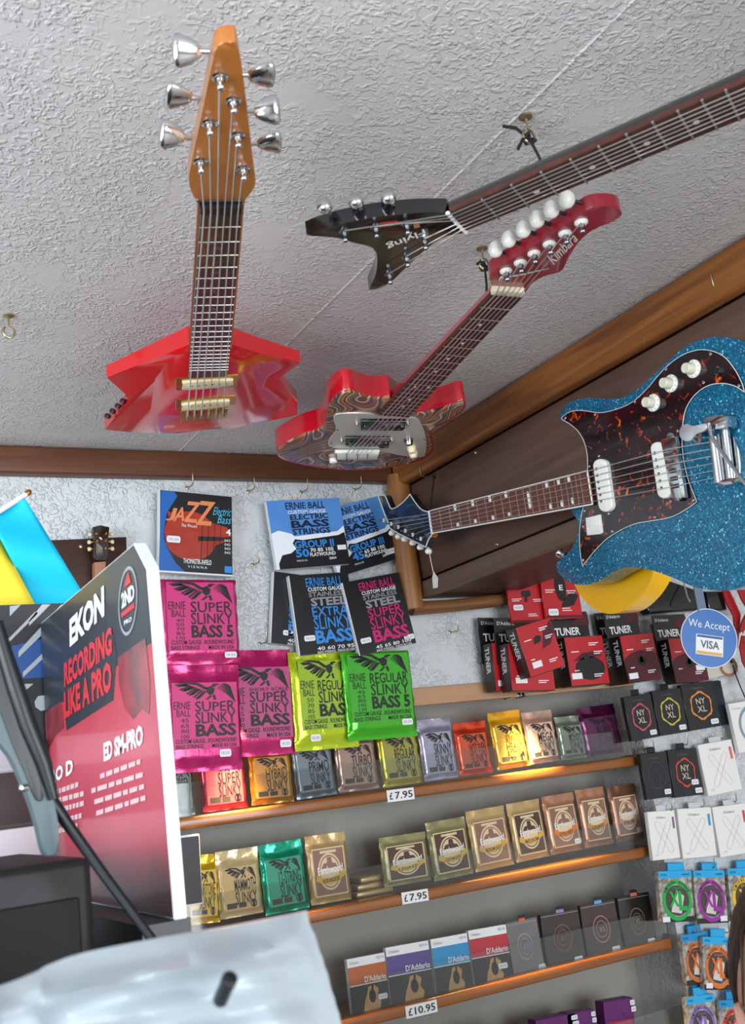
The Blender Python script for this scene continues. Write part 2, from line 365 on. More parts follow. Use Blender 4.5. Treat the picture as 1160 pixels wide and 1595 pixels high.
# ---- 1. red angular guitar flat under the ceiling, headstock towards the shop
zV = .572; g = lambda p, h=0: PZ(p, zV + h)
t = thing('electric_guitar', 'bright red angular guitar with amber pointed headstock hanging under the ceiling', 'guitar', g((310, 640), .03), 'guitars hung on display')
c2 = lambda L: zm(L, 140, 400, .3103)
rim = c2([(497, 440), (370, 492), (85, 606), (203, 712), (76, 868), (200, 880), (330, 884), (440, 886), (580, 868), (720, 860), (860, 832), (1040, 795), (1042, 722), (950, 612), (1058, 530), (850, 484), (712, 440)])
pla = c2([(470, 482), (440, 492), (385, 540), (330, 620), (300, 745), (320, 830), (345, 874), (440, 876), (580, 860), (715, 848), (835, 815), (850, 720), (850, 660), (835, 600), (800, 545), (760, 482), (725, 478)])
hr = [.004, .006, .012, .014, .010, .008, .004, .003, .003, .003, .006, .012, .014, .014, .012, .006, .004]
RV = [g(p, h) for p, h in zip(rim, hr)]; PV = [g(p) for p in pla]; BV = [V((v.x, v.y, zV + .03)) for v in RV]; n = len(RV)
mb = MB(); vs = PV + RV + BV; fs = [tuple(range(n)), tuple(range(2*n, 3*n))[::-1]]
for i in range(n):
    j = (i + 1) % n; fs += [(i, j, n + j, n + i), (n + i, n + j, 2*n + j, 2*n + i)]
mb.faces(vs, fs); bmesh.ops.bevel(mb.bm, geom=[e for e in mb.bm.edges if len(e.link_faces) == 2 and e.calc_face_angle(0) > .25], offset=.0022, segments=2, profile=.5, affect='EDGES')
sm(mb, 'body', M_red, t, 30)
for p in c2([(85, 797), (110, 773), (137, 747), (162, 722), (192, 692)]):
    sm(MB().lathe(g(p, .018) + V((.004, .004, 0)), (-.72, -.69, 0), [(.0042, 0), (.0042, .0062), (.003, .0065)], 12), 'side_ferrule', M_blackm, t, 50)
c1 = lambda L: zm(L, 140, 20, .3103)
hs = spl(c1([(497, 850), (528, 938, 1), (778, 942, 1), (830, 862), (822, 780), (772, 345), (742, 170), (715, 148), (668, 152), (640, 172), (622, 215), (566, 490), (512, 740)]), 4)
sm(MB().prism([g(p) for p in hs], UP * .016, .002), 'headstock', M_maple, t)
nk = [g(p, .002) for p in ((308, 312), (381, 311), (357, 592), (291, 593))]
mb = MB(); a, b, c, d = nk; n0 = 6; ringA = [a.lerp(b, .5 + .5 * math.cos(math.pi * k / n0)) + UP * (.02 * math.sin(math.pi * k / n0)) for k in range(n0 + 1)]; ringB = [d.lerp(c, .5 + .5 * math.cos(math.pi * k / n0)) + UP * (.022 * math.sin(math.pi * k / n0)) for k in range(n0 + 1)]
mb.faces(ringA + ringB, [(k, k+1, n0+2+k, n0+1+k) for k in range(n0)] + [tuple(range(n0+1)), tuple(range(n0+1, 2*n0+2)), (0, n0, 2*n0+1, n0+1)]); sm(mb, 'neck', M_maple, t, 50)
n0, n1, e0, e1 = fretwork(t, g, UP, ((312, 328), (377, 327)), ((293.6, 588), (354, 587)), (318, 640), 22, M_ebony, .004, mdot=M_dchr)
sm(MB().prism([g(p, -.006) for p in ((311, 324), (377.5, 323), (377, 335), (311.5, 336))], UP * .006, .001, 1), 'nut', M_blackm, t)
sm(MB().tube([g((306, 314), -.0005), g((381, 313), -.0005)], .0011, 6), 'headstock_line', M_blackm, t)
PO = c1([(555, 745), (600, 552), (652, 320), (718, 440), (740, 615), (768, 782)])
for p in PO: post(t, p, g, UP, .0072)
for b, e, fc in (((600, 195), (545, 193), (0, .9, .5)), ((553, 430), (500, 425), (0, .3, .9)), ((510, 630), (462, 622), (0, .8, .6)), ((752, 312), (805, 312), (0, .2, .9)), ((785, 495), (835, 492), (0, .9, .4)), ((808, 658), (850, 655), (0, .2, .9))):
    b, e = c1([b, e]); button(t, g(b, .012), g(e, .012), M_chr, M_chr, .0135, .4, .021, fc, True)
bx = c2([(490, 800), (525, 797), (560, 795), (597, 792), (635, 789), (668, 786)]); nx = [(318 + 10.6 * k, 330) for k in range(6)]
strings(t, [[g(PO[i], -.008), g(nx[i], -.0075), g(bx[i], -.011)] for i in range(6)], .0008)
c8 = lambda L: zm(L, 250, 560, .1293)
for ring, bob, pol in (([(180, 240), (935, 195), (930, 330), (180, 375)], [(275, 300), (310, 283), (830, 255), (858, 285), (830, 325), (310, 372), (275, 350)], ((375, 315), (795, 285))),
                       ([(180, 492), (905, 447), (895, 545), (180, 602)], [(265, 570), (300, 548), (790, 505), (815, 530), (790, 575), (300, 620), (265, 605)], ((375, 560), (760, 535)))):
    r_ = sm(MB().prism([g(p, -.002) for p in c8(ring)], UP * .004, .0008, 1), 'pickup_ring', M_gold, t)
    b_ = sm(MB().prism([g(p, -.006) for p in c8(spl(bob, 3))], UP * .006, .0012, 2), 'pickup_bobbin', M_cream, t)
    for k in range(6):
        p = c8([L2(pol[0], pol[1], k / 5)])[0]; sm(MB().lathe(g(p, -.0055), -UP, [(.0016, 0), (.0016, .0011)], 8), 'pole_screw', M_dchr, b_, 50)
br = sm(MB().prism([g(p, -.004) for p in c8([(235, 632), (812, 592), (800, 712), (250, 770)])], UP * .006, .0015, 2), 'bridge', M_gold, t)
for p in bx: sm(MB().tube([g((p[0] - .5, p[1] - 8), -.007), g((p[0] + .5, p[1] + 4), -.007)], .0028, 8), 'bridge_saddle', M_gold, br, 50)
# ---- 2. black guitar whose neck runs out of the frame on the right
zB = .535; g = lambda p, h=0: PZ(p, zB + h); c3 = lambda L: zm(L, 460, 160, .3621)
t = thing('electric_guitar', 'black guitar with forked headstock and long rosewood neck tied to the ceiling', 'guitar', g((700, 345), .02), 'guitars hung on display')
hs = spl(c3([(48, 572, 1), (180, 582), (250, 602), (325, 622), (350, 655), (346, 735), (316, 802, 1), (336, 806), (405, 775), (480, 705), (560, 632), (640, 575), (735, 562, 1), (657, 472, 1), (520, 474), (360, 490), (200, 520), (95, 552)]), 4)
sm(MB().prism([g(p) for p in hs], UP * .016, .0015), 'headstock', M_black, t)
FT = [(700, 330), (750, 310), (796, 288), (842, 268), (888, 248), (932, 228), (975, 209), (1016, 190), (1055, 172.5), (1093, 156), (1130, 140)]
FB = [(724, 361), (777, 341), (823.6, 322), (868, 303), (914, 285), (957, 267), (999.5, 250), (1040, 233), (1080, 217), (1117, 202), (1152, 188)]
n0, n1 = g(FT[0], -.004), g(FB[0], -.004); e0, e1 = g(FT[10], -.004), g(FB[10], -.004)
dirT = (e0 - n0); dirB = (e1 - n1); q0 = n0 + dirT * 1.62; q1 = n1 + dirB * 1.62       # neck goes on to the body outside the frame
sm(MB().prism([n0, n1, q1, q0], UP * .0055, .001, 1), 'fingerboard', M_rose, t)
mb = MB(); k6 = 6; A = [n0.lerp(n1, .5 + .5 * math.cos(math.pi * k / k6)) + UP * (.003 + .019 * math.sin(math.pi * k / k6)) for k in range(k6 + 1)]; B = [q0.lerp(q1, .5 + .5 * math.cos(math.pi * k / k6)) + UP * (.003 + .021 * math.sin(math.pi * k / k6)) for k in range(k6 + 1)]
mb.faces(A + B, [(k, k+1, k6+2+k, k6+1+k) for k in range(k6)] + [tuple(range(k6+1)), tuple(range(k6+1, 2*k6+2)), (0, k6, 2*k6+1, k6+1)]); sm(mb, 'neck', M_black, t, 50)
for k in range(1, 11): sm(MB().tube([g(FT[k], -.0045), g(FB[k], -.0045)], .0013, 6), 'fret', M_fret, t)
S = (n0 - q0).length / .64 * .99
for k in range(11, 20):
    f = 1 + (1.62 - 1) * (k - 10) / 9.6; sm(MB().tube([n0 + dirT * f - UP * .0005, n1 + dirB * f - UP * .0005], .0012, 6), 'fret', M_fret, t)
for p in ((835, 297), (922, 259), (1007, 222), (1084, 189)): sm(MB().lathe(g(p, -.003), -UP, [(.0032, 0), (.0032, .0013)], 12), 'inlay', M_pearl, t)
sm(MB().tube([g((697, 332), -.003), g((725, 362), -.003)], .0024, 8), 'nut', M_white, t)
PO = c3([(210, 550), (345, 532), (478, 518), (555, 585), (478, 660), (403, 735)])
for p in PO: post(t, p, g, UP, .0058, M_dchr)
NU = [L2((698, 332), (723, 360), (k + .6) / 6.2) for k in range(6)]
strings(t, [[g(PO[i], -.007), g(NU[i], -.0065), n0.lerp(n1, (i + .6) / 6.2) + dirT * 2.2 - UP * .006] for i in range(6)], .0006)
for b, e in (((150, 478), (138, 462)), ((283, 458), (273, 443)), ((422, 440), (412, 425))):
    b, e = c3([b, e]); button(t, g(b, .01), g(e, .012), M_chr, M_dchr, .0105, .75, .013, (1, 0, 0))
for p in c3([(520, 530), (560, 572)]):
    sm(MB().prism([g(q, -.003) for q in ((p[0]-5, p[1]-2), (p[0]+4, p[1]-4), (p[0]+6, p[1]+2), (p[0]-3, p[1]+4))], UP * .003), 'string_guide', M_chr, t)
mb = MB(); o, u, v = g(c3([(548, 535)])[0], -.0012), g(c3([(385, 605)])[0], -.0012), g(c3([(560, 560)])[0], -.0012); text_on(mb, 'Flying', o, u - o, (v - o) * 1.3, .01); mb.obj('lettering', M_pearl, t)
sm(MB().prism([g(p, -.0006) for p in c3([(362, 520), (440, 510), (425, 528), (375, 535)])], UP * .0006), 'red_inlay', mat('red_print', 'a02a20', .4), t)
# body outside the frame: a V shape carried by the same neck
ax = (dirT + dirB).normalized(); sd = ax.cross(UP); c = (q0 + q1) / 2
pts = [c + sd * .045, c + sd * .06 + ax * .05, c + sd * .2 + ax * .42, c + sd * .13 + ax * .45, c + ax * .24, c - sd * .13 + ax * .45, c - sd * .2 + ax * .42, c - sd * .06 + ax * .05, c - sd * .045]
sm(MB().prism([p + UP * .004 for p in pts], UP * .04, .005), 'body', M_black, t)
# ---- 3. red guitar with a marbled swirl top
def swirl(nt, tc):
    mp = nt.nodes.new('ShaderNodeMapping'); nt.links.new(tc.outputs['Object'], mp.inputs[0]); mp.inputs['Scale'].default_value = (1.5, 1., 1.)
    n = nt.nodes.new('ShaderNodeTexNoise'); n.inputs['Scale'].default_value = 5.5; n.inputs['Detail'].default_value = .6; n.inputs['Distortion'].default_value = 1.1
    nt.links.new(mp.outputs[0], n.inputs['Vector'])
    m1 = nt.nodes.new('ShaderNodeMath'); m1.operation = 'MULTIPLY'; m1.inputs[1].default_value = 7.0; nt.links.new(n.outputs['Fac'], m1.inputs[0])
    m2 = nt.nodes.new('ShaderNodeMath'); m2.operation = 'FRACT'; nt.links.new(m1.outputs[0], m2.inputs[0]); return m2.outputs[0]
M_swirl = node_mat('marbled_top', [(0, '5a2d1c'), (.10, '8f5a35'), (.22, 'a96f45'), (.30, '2a1f2a'), (.36, '4b3040'), (.46, 'c9a482'), (.52, '6b3f2c'), (.66, '9a6238'), (.72, '27364f'), (.75, '4f7f96'), (.78, '3a2a3a'), (.88, '7d4b3a'), (.94, 'c7b39a'), (1, '5a2d1c')], swirl, .25, 0, .6)
zJ = .55; g = lambda p, h=0: PZ(p, zJ + h); c5 = lambda L: zm(L, 400, 500, .3103); c4 = lambda L: zm(L, 700, 260, .2586)
t = thing('electric_guitar', 'red guitar with marbled swirl top and silver pickguard hanging by the corner', 'guitar', g((580, 660), .02), 'guitars hung on display')
bo = spl(c5([(342, 490), (362, 415), (412, 365), (470, 350), (530, 372), (600, 386), (668, 378, 1), (790, 458), (870, 452), (960, 425), (1030, 404), (1048, 418), (1030, 455), (960, 505), (895, 540), (873, 570), (886, 620), (878, 660), (835, 692), (740, 722), (620, 741), (480, 748), (330, 738), (200, 715), (122, 690), (98, 662), (108, 640), (155, 608), (235, 568), (305, 545), (335, 520)]), 4)
sm(MB().prism([g(p, .003) for p in bo], UP * .036, .004, 3), 'body', M_jred, t)
cen = V((sum(p[0] for p in bo) / len(bo), sum(p[1] for p in bo) / len(bo)))
def inset(pts, d):
    out = []; n = len(pts)
    ar = sum(pts[i][0] * pts[(i+1) % n][1] - pts[(i+1) % n][0] * pts[i][1] for i in range(n)); sgn = 1 if ar > 0 else -1
    for i in range(n):
        a, b = V(pts[i-1]), V(pts[(i+1) % n]); tn = (b - a).normalized(); nn = V((-tn.y, tn.x)) * sgn; out.append(tuple(V(pts[i]) + nn * d))
    return out
sm(MB().prism([g(p, -.0005) for p in inset(bo, 2.5)], UP * .005, .001, 2), 'swirl_top', M_swirl, t, label='marbled brown, blue and cream swirl top')
pg = spl(c5([(384, 492), (415, 467), (560, 465), (625, 484), (785, 486), (825, 520), (848, 590), (846, 660), (822, 684), (700, 672), (640, 658), (392, 640), (360, 606), (398, 548)]), 3)
sm(MB().prism([g(p, -.002) for p in pg], UP * .002, .0005, 1), 'pickguard', M_alu, t)
for q in ([(522, 503), (748, 505), (742, 552), (520, 551)], [(445, 588), (668, 588), (662, 640), (443, 636)]):
    b_ = sm(MB().prism([g(p, -.007) for p in c5(q)], UP * .007, .0012, 2), 'pickup', M_black, t)
    for p in ((q[0][0] - 18, q[0][1] + 12), (q[1][0] + 8, q[1][1] + 10)): sm(MB().lathe(g(c5([p])[0], -.002), -UP, [(.0028, 0), (.0028, .003), (.001, .004)], 10), 'pickup_screw', M_chr, b_, 50)
    for k in range(6):
        p = L2((q[0][0] + 20, q[0][1] + 25), (q[1][0] - 20, q[1][1] + 25), k / 5); sm(MB().lathe(g(c5([p])[0], -.0068), -UP, [(.002, 0), (.002, .0009)], 8), 'pole_piece', M_dchr, b_, 50)
b_ = sm(MB().prism([g(p, -.006) for p in c5([(402, 668), (612, 668), (602, 694), (405, 697)])], UP * .006, .001, 2), 'bridge', M_white, t)
sm(MB().tube([g(p, -.006) for p in c5([(392, 655), (612, 652)])], .0035, 8), 'bridge_bar', M_white, b_)
for x in (450, 505, 555): sm(MB().tube([g(p, -.0066) for p in c5([(x, 668), (x, 695)])], .0008, 4), 'bridge_slot', M_dchr, b_)
sm(MB().lathe(g(c5([(382, 690)])[0], 0), -UP, [(.007, 0), (.007, .008), (.004, .009)], 14), 'bridge_post', M_white, t, 50)
for p, m in (((760, 590), M_dchr), ((775, 630), M_cream), ((783, 655), M_cream)):
    sm(MB().lathe(g(c5([p])[0], -.001), -UP, [(.008, 0), (.0085, .004), (.006, .012), (.003, .013)], 16), 'control_knob', m, t, 50)
for p in ((372, 612), (405, 545), (840, 595), (800, 672), (690, 668)): sm(MB().lathe(g(c5([p])[0], -.002), -UP, [(.002, 0), (.0012, .0012)], 8), 'plate_screw', M_dchr, t, 50)
sb = g(c5([(463, 292)])[0], .03); sm(MB().lathe(sb + V((.004, .012, -.004)), (-.4, -.9, 0), [(.004, 0), (.004, .008), (.0075, .012), (.0065, .016), (.003, .017)], 14), 'strap_button', M_chr, t, 50)
hs = spl(c4([(262, 748, 1), (246, 690), (242, 660), (262, 628), (330, 582), (480, 490), (650, 380), (780, 290), (850, 248), (930, 238), (1005, 246), (1036, 275), (1018, 312), (960, 340), (880, 370), (822, 410), (770, 462), (722, 540), (682, 618), (665, 634, 1), (600, 650), (525, 676), (482, 718), (455, 760, 1)]), 4)
sm(MB().prism([g(p, .001) for p in hs], UP * .016, .002), 'headstock', M_redm, t)
n0, n1, e0, e1 = fretwork(t, g, UP, ((766, 459), (815, 463)), ((589, 646), (637, 651)), (553, 708), 21, M_rose, .004)
mb = MB(); k6 = 6; A = [n0.lerp(n1, .5 + .5 * math.cos(math.pi * k / k6)) + UP * (.004 + .02 * math.sin(math.pi * k / k6)) for k in range(k6 + 1)]; B = [e0.lerp(e1, .5 + .5 * math.cos(math.pi * k / k6)) + UP * (.004 + .024 * math.sin(math.pi * k / k6)) for k in range(k6 + 1)]
mb.faces(A + B, [(k, k+1, k6+2+k, k6+1+k) for k in range(k6)] + [tuple(range(k6+1)), tuple(range(k6+1, 2*k6+2)), (0, k6, 2*k6+1, k6+1)]); sm(mb, 'neck', M_jred, t, 50)
sm(MB().prism([g(p, -.006) for p in ((767, 453), (817, 456), (813, 464), (765, 460))], UP * .007, .0012, 2), 'nut', M_bone, t)
PO = c4([(340, 628), (425, 578), (508, 522), (600, 465), (695, 402), (792, 335)])
for p in PO: post(t, p, g, UP, .0075, M_dchr, M_white)
for b, e in (((335, 508), (308, 508)), ((415, 448), (388, 448)), ((505, 388), (478, 388)), ((590, 328), (560, 328)), ((680, 265), (650, 268)), ((790, 200), (745, 205))):
    b, e = c4([b, e]); button(t, g((b[0] + 8, b[1] + 6), .012), g(e, .014), M_pearl, M_blackm, .0105, .75, .016, (0, 1, .3))
NU = [L2((770, 458), (811, 461), (k + .3) / 5.6) for k in range(6)]; BR = [(540 + 7.5 * k, 706 - 0.4 * k) for k in range(6)]
strings(t, [[g(PO[i], -.008), g(NU[i], -.0075), g(BR[i], -.011)] for i in range(6)], .0007)
sm(MB().tube([g(p, h) for p, h in zip(c4([(300, 680), (303, 668), (440, 645), (598, 608), (600, 596)]), (-.001, -.006, -.006, -.006, -.001))], .0015, 6), 'string_bar', M_chr, t)
mb = MB(); o, u, v = [g(p, -.0006) for p in c4([(628, 590), (775, 440), (590, 540)])]; text_on(mb, 'Kimbara', o, u - o, v - o, .005); mb.obj('lettering', M_pearl, t)
# ---- cords that tie the two necks to the ceiling hooks
def cord(name, hook, neckpt, ends, label):
    th = thing(name, label, 'cord', hook, 'black cords tying guitars up')
    k = hook - UP * .028
    sm(MB().tube([k, k.lerp(neckpt, .5) + V((.002, 0, 0)), neckpt], .0016, 6), 'cord_line', M_cord, th, 60)
    sm(MB().tube([k + V((.006 * math.cos(a), .004 * math.sin(a * 2), .005 * math.sin(a))) for a in [i * .7 for i in range(10)]], .0022, 6), 'knot', M_cord, th, 60)
    for e in ends: sm(MB().tube([k, k + V(e) * .5 + V((.0, 0, .006)), k + V(e)], .002, 6), 'cord_end', M_cord, th, 60)
gb = lambda p, h=0: PZ(p, zB + h)
cord('tie_cord', CH1, gb((850, 272), .01), ((-.03, .004, .012), (-.018, .0, -.016)), 'black cord tying the dark guitar neck to its ceiling hook')
cord('tie_cord', CH2, g((757, 474), .012), ((-.012, 0, .002),), 'thin black cord tying the swirl guitar neck to its ceiling hook')
for k, (a, b, z) in enumerate((((846, 266), (874, 306), zB),)):
    pass
# ---- 4. blue sparkle guitar on the dark board
XB = 1.105; AXX = V((1, 0, 0)); g = lambda p, h=0: PX(p, XB + h); c6 = lambda L: zm(L, 840, 500, .27586); c7 = lambda L: zm(L, 580, 700, .31034); ch = lambda L: zm(L, 600, 740, .1192); cb = lambda L: zm(L, 1060, 620, .1129)
def sparkle_mat():
    m = mat('blue_sparkle', '0a6f96', .28, .3, coat=.45); nt = m.node_tree; b = nt.nodes['Principled BSDF']
    tc = nt.nodes.new('ShaderNodeTexCoord'); vo = nt.nodes.new('ShaderNodeTexVoronoi'); vo.inputs['Scale'].default_value = 420; nt.links.new(tc.outputs['Object'], vo.inputs['Vector'])
    sp = nt.nodes.new('ShaderNodeSeparateColor'); nt.links.new(vo.outputs['Color'], sp.inputs[0])
    r = nt.nodes.new('ShaderNodeValToRGB'); ramp_set(r, [(0, '044a6c'), (.45, '065f85'), (.85, '0a7a9e'), (.95, '1c9abc'), (.983, '6fd6ea'), (1, 'c8f6ff')]); nt.links.new(sp.outputs[0], r.inputs[0]); nt.links.new(r.outputs[0], b.inputs['Base Color'])
    k = nt.nodes.new('ShaderNodeBump'); k.inputs['Strength'].default_value = .35; k.inputs['Distance'].default_value = .001; nt.links.new(sp.outputs[1], k.inputs['Height']); nt.links.new(k.outputs[0], b.inputs['Normal'])
    return m
M_spark = sparkle_mat()
def tort(nt, tc):
    n = nt.nodes.new('ShaderNodeTexNoise'); n.inputs['Scale'].default_value = 62; n.inputs['Detail'].default_value = 2.5; n.inputs['Distortion'].default_value = 1.2; nt.links.new(tc.outputs['Object'], n.inputs['Vector']); return n.outputs['Fac']
M_tort = node_mat('tortoiseshell', [(0, '120c12'), (.56, '1c1016'), (.61, '3a1512'), (.66, '8c2f14'), (.72, 'd0601c'), (.8, 'e8912c'), (1, 'f0b040')], tort, .12, 0, .6)
t = thing('electric_guitar', 'blue sparkle guitar with tortoiseshell pickguard and tremolo arm against the dark board', 'guitar', g((1020, 720), .03), 'guitars hung on display')
bo = spl(c6([(112, 548), (135, 492), (190, 452), (280, 434), (380, 440), (470, 430), (560, 380), (660, 290), (760, 195), (850, 130), (960, 94), (1080, 96), (1190, 135), (1300, 230), (1380, 400), (1405, 640), (1410, 880), (1385, 1120), (1300, 1340), (1180, 1480), (1080, 1518), (980, 1520), (870, 1500), (760, 1452), (640, 1410), (540, 1390), (470, 1395), (395, 1432), (320, 1475), (220, 1490), (130, 1450), (93, 1392), (104, 1358), (152, 1318), (195, 1268), (216, 1200), (222, 1150), (200, 1100), (180, 1060), (262, 1010), (268, 840), (268, 760), (253, 690), (215, 622), (160, 580), (122, 562)]), 4)
sm(MB().prism([g(p, .0) for p in bo], AXX * .042, .009, 4, back=True), 'body', M_spark, t, 50)
pg = spl(c6([(125, 549), (180, 510), (250, 506), (340, 518), (430, 500), (520, 460), (600, 390), (700, 275), (790, 202), (880, 166), (960, 166), (1040, 200), (1100, 270), (1140, 345), (1157, 402, 1), (1100, 366), (1020, 352), (940, 370), (870, 425), (825, 500), (808, 590), (805, 690), (815, 790), (835, 880), (860, 950), (888, 1020, 1), (830, 1062), (740, 1108), (620, 1130), (540, 1145), (460, 1180), (380, 1230), (310, 1300), (270, 1350), (243, 1385, 1), (232, 1320), (226, 1230), (230, 1150), (245, 1060), (272, 1000), (272, 840), (270, 760), (255, 690), (220, 625), (170, 580)]), 4)
sm(MB().prism([g(p, -.0025) for p in pg], AXX * .003), 'pickguard', M_tort, t, label='dark tortoiseshell pickguard flecked with orange')
sm(MB().tube([g(p, -.0024) for p in pg + pg[:1]], .0005, 5, False), 'pickguard_edge', M_white, t)
for a, b in (((872, 270), (830, 268)), ((745, 353), (703, 352)), ((645, 462), (603, 464))):
    o = g(c6([a])[0], -.0025); k = sm(MB().lathe(o, -AXX, [(.0128, 0), (.0128, .0022), (.0085, .004)], 22), 'control_knob', M_white, t, 50)
    sm(MB().lathe(o, -AXX, [(.0085, .003), (.0075, .016), (.0068, .0175), (.0055, .0172)], 20), 'knob_cap', mat('knob_cream', 'cfcdb8', .35), k, 50)
    for i in range(10): sm(MB().lathe(o + V((0, math.cos(i * .628), math.sin(i * .628))) * .0108, -AXX, [(.0008, .002), (.0008, .0032)], 6), 'knob_mark', M_blackm, k)
o = g(c6([(1012, 282)])[0], -.0025); j = sm(MB().lathe(o, -AXX, [(.0065, 0), (.0065, .003)], 6), 'jack_socket', M_chr, t); sm(MB().lathe(o, -AXX, [(.0045, .003), (.0045, .005), (.0028, .005), (.0028, .0052)], 14), 'jack_hole', M_blackm, j, 50)
def pill(a, b, wd, n=8):
    a, b = V(a[:2]), V(b[:2]); d = (b - a).normalized(); s = V((-d.y, d.x)) * wd / 2; r = wd / 2; out = []
    for c, sg in ((b, 1), (a, -1)):
        for k in range(n + 1):
            th = math.pi * k / n; out.append(tuple(c - d * sg * r * .9 + s * math.cos(th) * sg + d * sg * r * math.sin(th)))
    return out
for a, b, p0, p1 in (((334, 782), (374, 1074), (322, 835), (350, 1018)), ((658, 686), (706, 998), (652, 745), (690, 942))):
    k = sm(MB().prism([g(p, -.010) for p in c6(pill(a, b, 78))], AXX * .0095, .002, 3), 'pickup', M_white, t)
    for i in range(6): sm(MB().lathe(g(c6([L2(p0, p1, i / 5)])[0], -.0098), -AXX, [(.0024, 0), (.0024, .0008), (.0012, .0008)], 10), 'pole_piece', M_dchr, k, 50)
k = sm(MB().prism([g(p, -.011) for p in c6([(680, 668), (766, 652), (824, 998), (745, 1004)])], AXX * .006, .0015, 2), 'bridge', M_chr, t)
for p in ((755, 665), (800, 985)): sm(MB().lathe(g(c6([p])[0], -.002), -AXX, [(.0085, -.001), (.0085, .006), (.006, .0075)], 16), 'bridge_post', M_chr, k, 50)
for i in range(6):
    p, q = L2((712, 720), (752, 935), i / 5), L2((752, 712), (788, 928), i / 5); sm(MB().tube([g(c6([p])[0], -.0118), g(c6([q])[0], -.0118)], .0032, 8), 'bridge_saddle', M_dchr, k, 50)
for p in ((145, 548), (313, 528), (537, 452), (713, 272), (965, 185), (926, 347), (1126, 365), (780, 620), (335, 762), (282, 820), (254, 1072), (248, 1160), (245, 1350), (410, 1188), (650, 1108), (740, 1018), (868, 1012), (390, 1088)):
    sm(MB().lathe(g(c6([p])[0], -.0024), -AXX, [(.0024, 0), (.0022, .0008), (.0008, .0012)], 10), 'plate_screw', M_chr, t, 50)
k = sm(MB().prism([g(p, -.007) for p in c6([(258, 1112), (335, 1093), (348, 1195), (338, 1204), (266, 1211)])], AXX * .005, .0012, 2), 'selector_switch', M_white, t)
sm(MB().prism([g(p, -.0075) for p in c6([(262, 1165), (342, 1152), (346, 1192), (268, 1206)])], AXX * .002, .0006, 1), 'switch_rocker', M_pearl, k)
sm(MB().lathe(g(c6([(150, 1322)])[0], .02), (0, .75, .35), [(.004, 0), (.004, .01), (.008, .014), (.0075, .018), (.003, .019)], 14), 'strap_button', M_chr, t, 50)
# tremolo tailpiece
br = sm(MB().prism([g(p, -.004) for p in cb(spl([(640, 448), (715, 520), (785, 680), (822, 810), (824, 960), (805, 1120), (740, 1180), (640, 1190), (560, 1180), (560, 460)], 4))], AXX * .004, .001, 2), 'tremolo_plate', M_chr, t)
sm(MB().tube([g(p, -.016) for p in cb([(452, 545), (535, 1170)])], .0068, 16), 'tremolo_roller', M_chr, br, 50)
sm(MB().tube([g(p, -.012) for p in cb([(612, 455), (690, 1120)])], .0058, 16), 'tremolo_shaft', M_chr, br, 50)
sm(MB().tube([g(p, -.014) for p in cb([(520, 500), (600, 1130)])], .003, 8), 'tremolo_rod', M_dchr, br, 50)
sm(MB().prism([g(p, -.020) for p in cb([(490, 1140), (660, 1100), (790, 1100), (800, 1150), (700, 1195), (510, 1220)])], AXX * .018, .003, 2), 'tremolo_side', M_chr, br)
sm(MB().prism([g(p, -.024) for p in cb([(300, 300), (345, 262), (500, 237), (580, 226), (612, 250), (632, 395), (560, 440), (420, 425), (300, 440)])], AXX * .021, .003, 2), 'tremolo_side', M_chr, br)
sm(MB().lathe(g(cb([(285, 545)])[0], -.002), -AXX, [(.009, 0), (.009, .008), (.0075, .008), (.0075, .004)], 18), 'spring_cup', M_chr, br, 50)
sm(MB().tube([g(p, -.03) for p in cb([(385, 350), (400, 440), (450, 575), (560, 740), (700, 930), (886, 1175), (1120, 1450)])], .0028, 10), 'tremolo_arm', M_chr, br, 60)
sm(MB().prism([g(p, -.031) for p in cb(spl([(355, 345), (340, 445), (200, 500), (150, 575), (80, 600), (0, 560), (-25, 470), (10, 385), (90, 355), (160, 395)], 3))], AXX * .003, .001, 2), 'tremolo_handle', mat('satin_steel', 'd5dade', .4, .8), br)
# neck, fingerboard, headstock
n0, n1, e0, e1 = fretwork(t, g, AXX, ((668.5, 796), (673.5, 830)), ((913, 734), (921, 785)), (1042, 726), 21, M_rose2, .009, dots=(), thick=.006, binding=M_white)
mb = MB(); k6 = 6; A = [n0.lerp(n1, .5 + .5 * math.cos(math.pi * k / k6)) + AXX * (.005 + .018 * math.sin(math.pi * k / k6)) for k in range(k6 + 1)]; B = [e0.lerp(e1, .5 + .5 * math.cos(math.pi * k / k6)) + AXX * (.005 + .024 * math.sin(math.pi * k / k6)) for k in range(k6 + 1)]
mb.faces(A + B, [(k, k+1, k6+2+k, k6+1+k) for k in range(k6)] + [tuple(range(k6+1)), tuple(range(k6+1, 2*k6+2)), (0, k6, 2*k6+1, k6+1)]); sm(mb, 'neck', M_gold if False else M_maple, t, 50)
for p, ln in (((413, 292), 30), ((502, 270), 30), ((588, 248), 30), ((668, 228), 30), ((785, 255), 88), ((873, 180), 34), ((932, 163), 34), ((984, 150), 34), ((428, 378), 20), ((516, 360), 22), ((604, 342), 24), ((685, 324), 20), ((893, 284), 32), ((950, 272), 32), ((1003, 258), 32)):
    sm(MB().prism([g(q, -.0094) for q in c7(pill((p[0] - ln * .08, p[1] - ln / 2), (p[0] + ln * .08, p[1] + ln / 2), 13, 4))], AXX * .001), 'inlay', M_pearl, t)
hs = spl(ch([(570, 482, 1), (480, 455), (400, 370), (322, 250, 1), (245, 340), (160, 410), (80, 440), (40, 372), (-5, 272), (-60, 265), (-95, 270, 1), (-20, 480), (45, 635), (100, 722), (530, 942, 1), (560, 850), (612, 772, 1)]), 4)
sm(MB().prism([g(p, -.004) for p in hs], AXX * .015, .001, 1), 'headstock', mat('navy_black', '0b1020', .15, coat=.6), t)
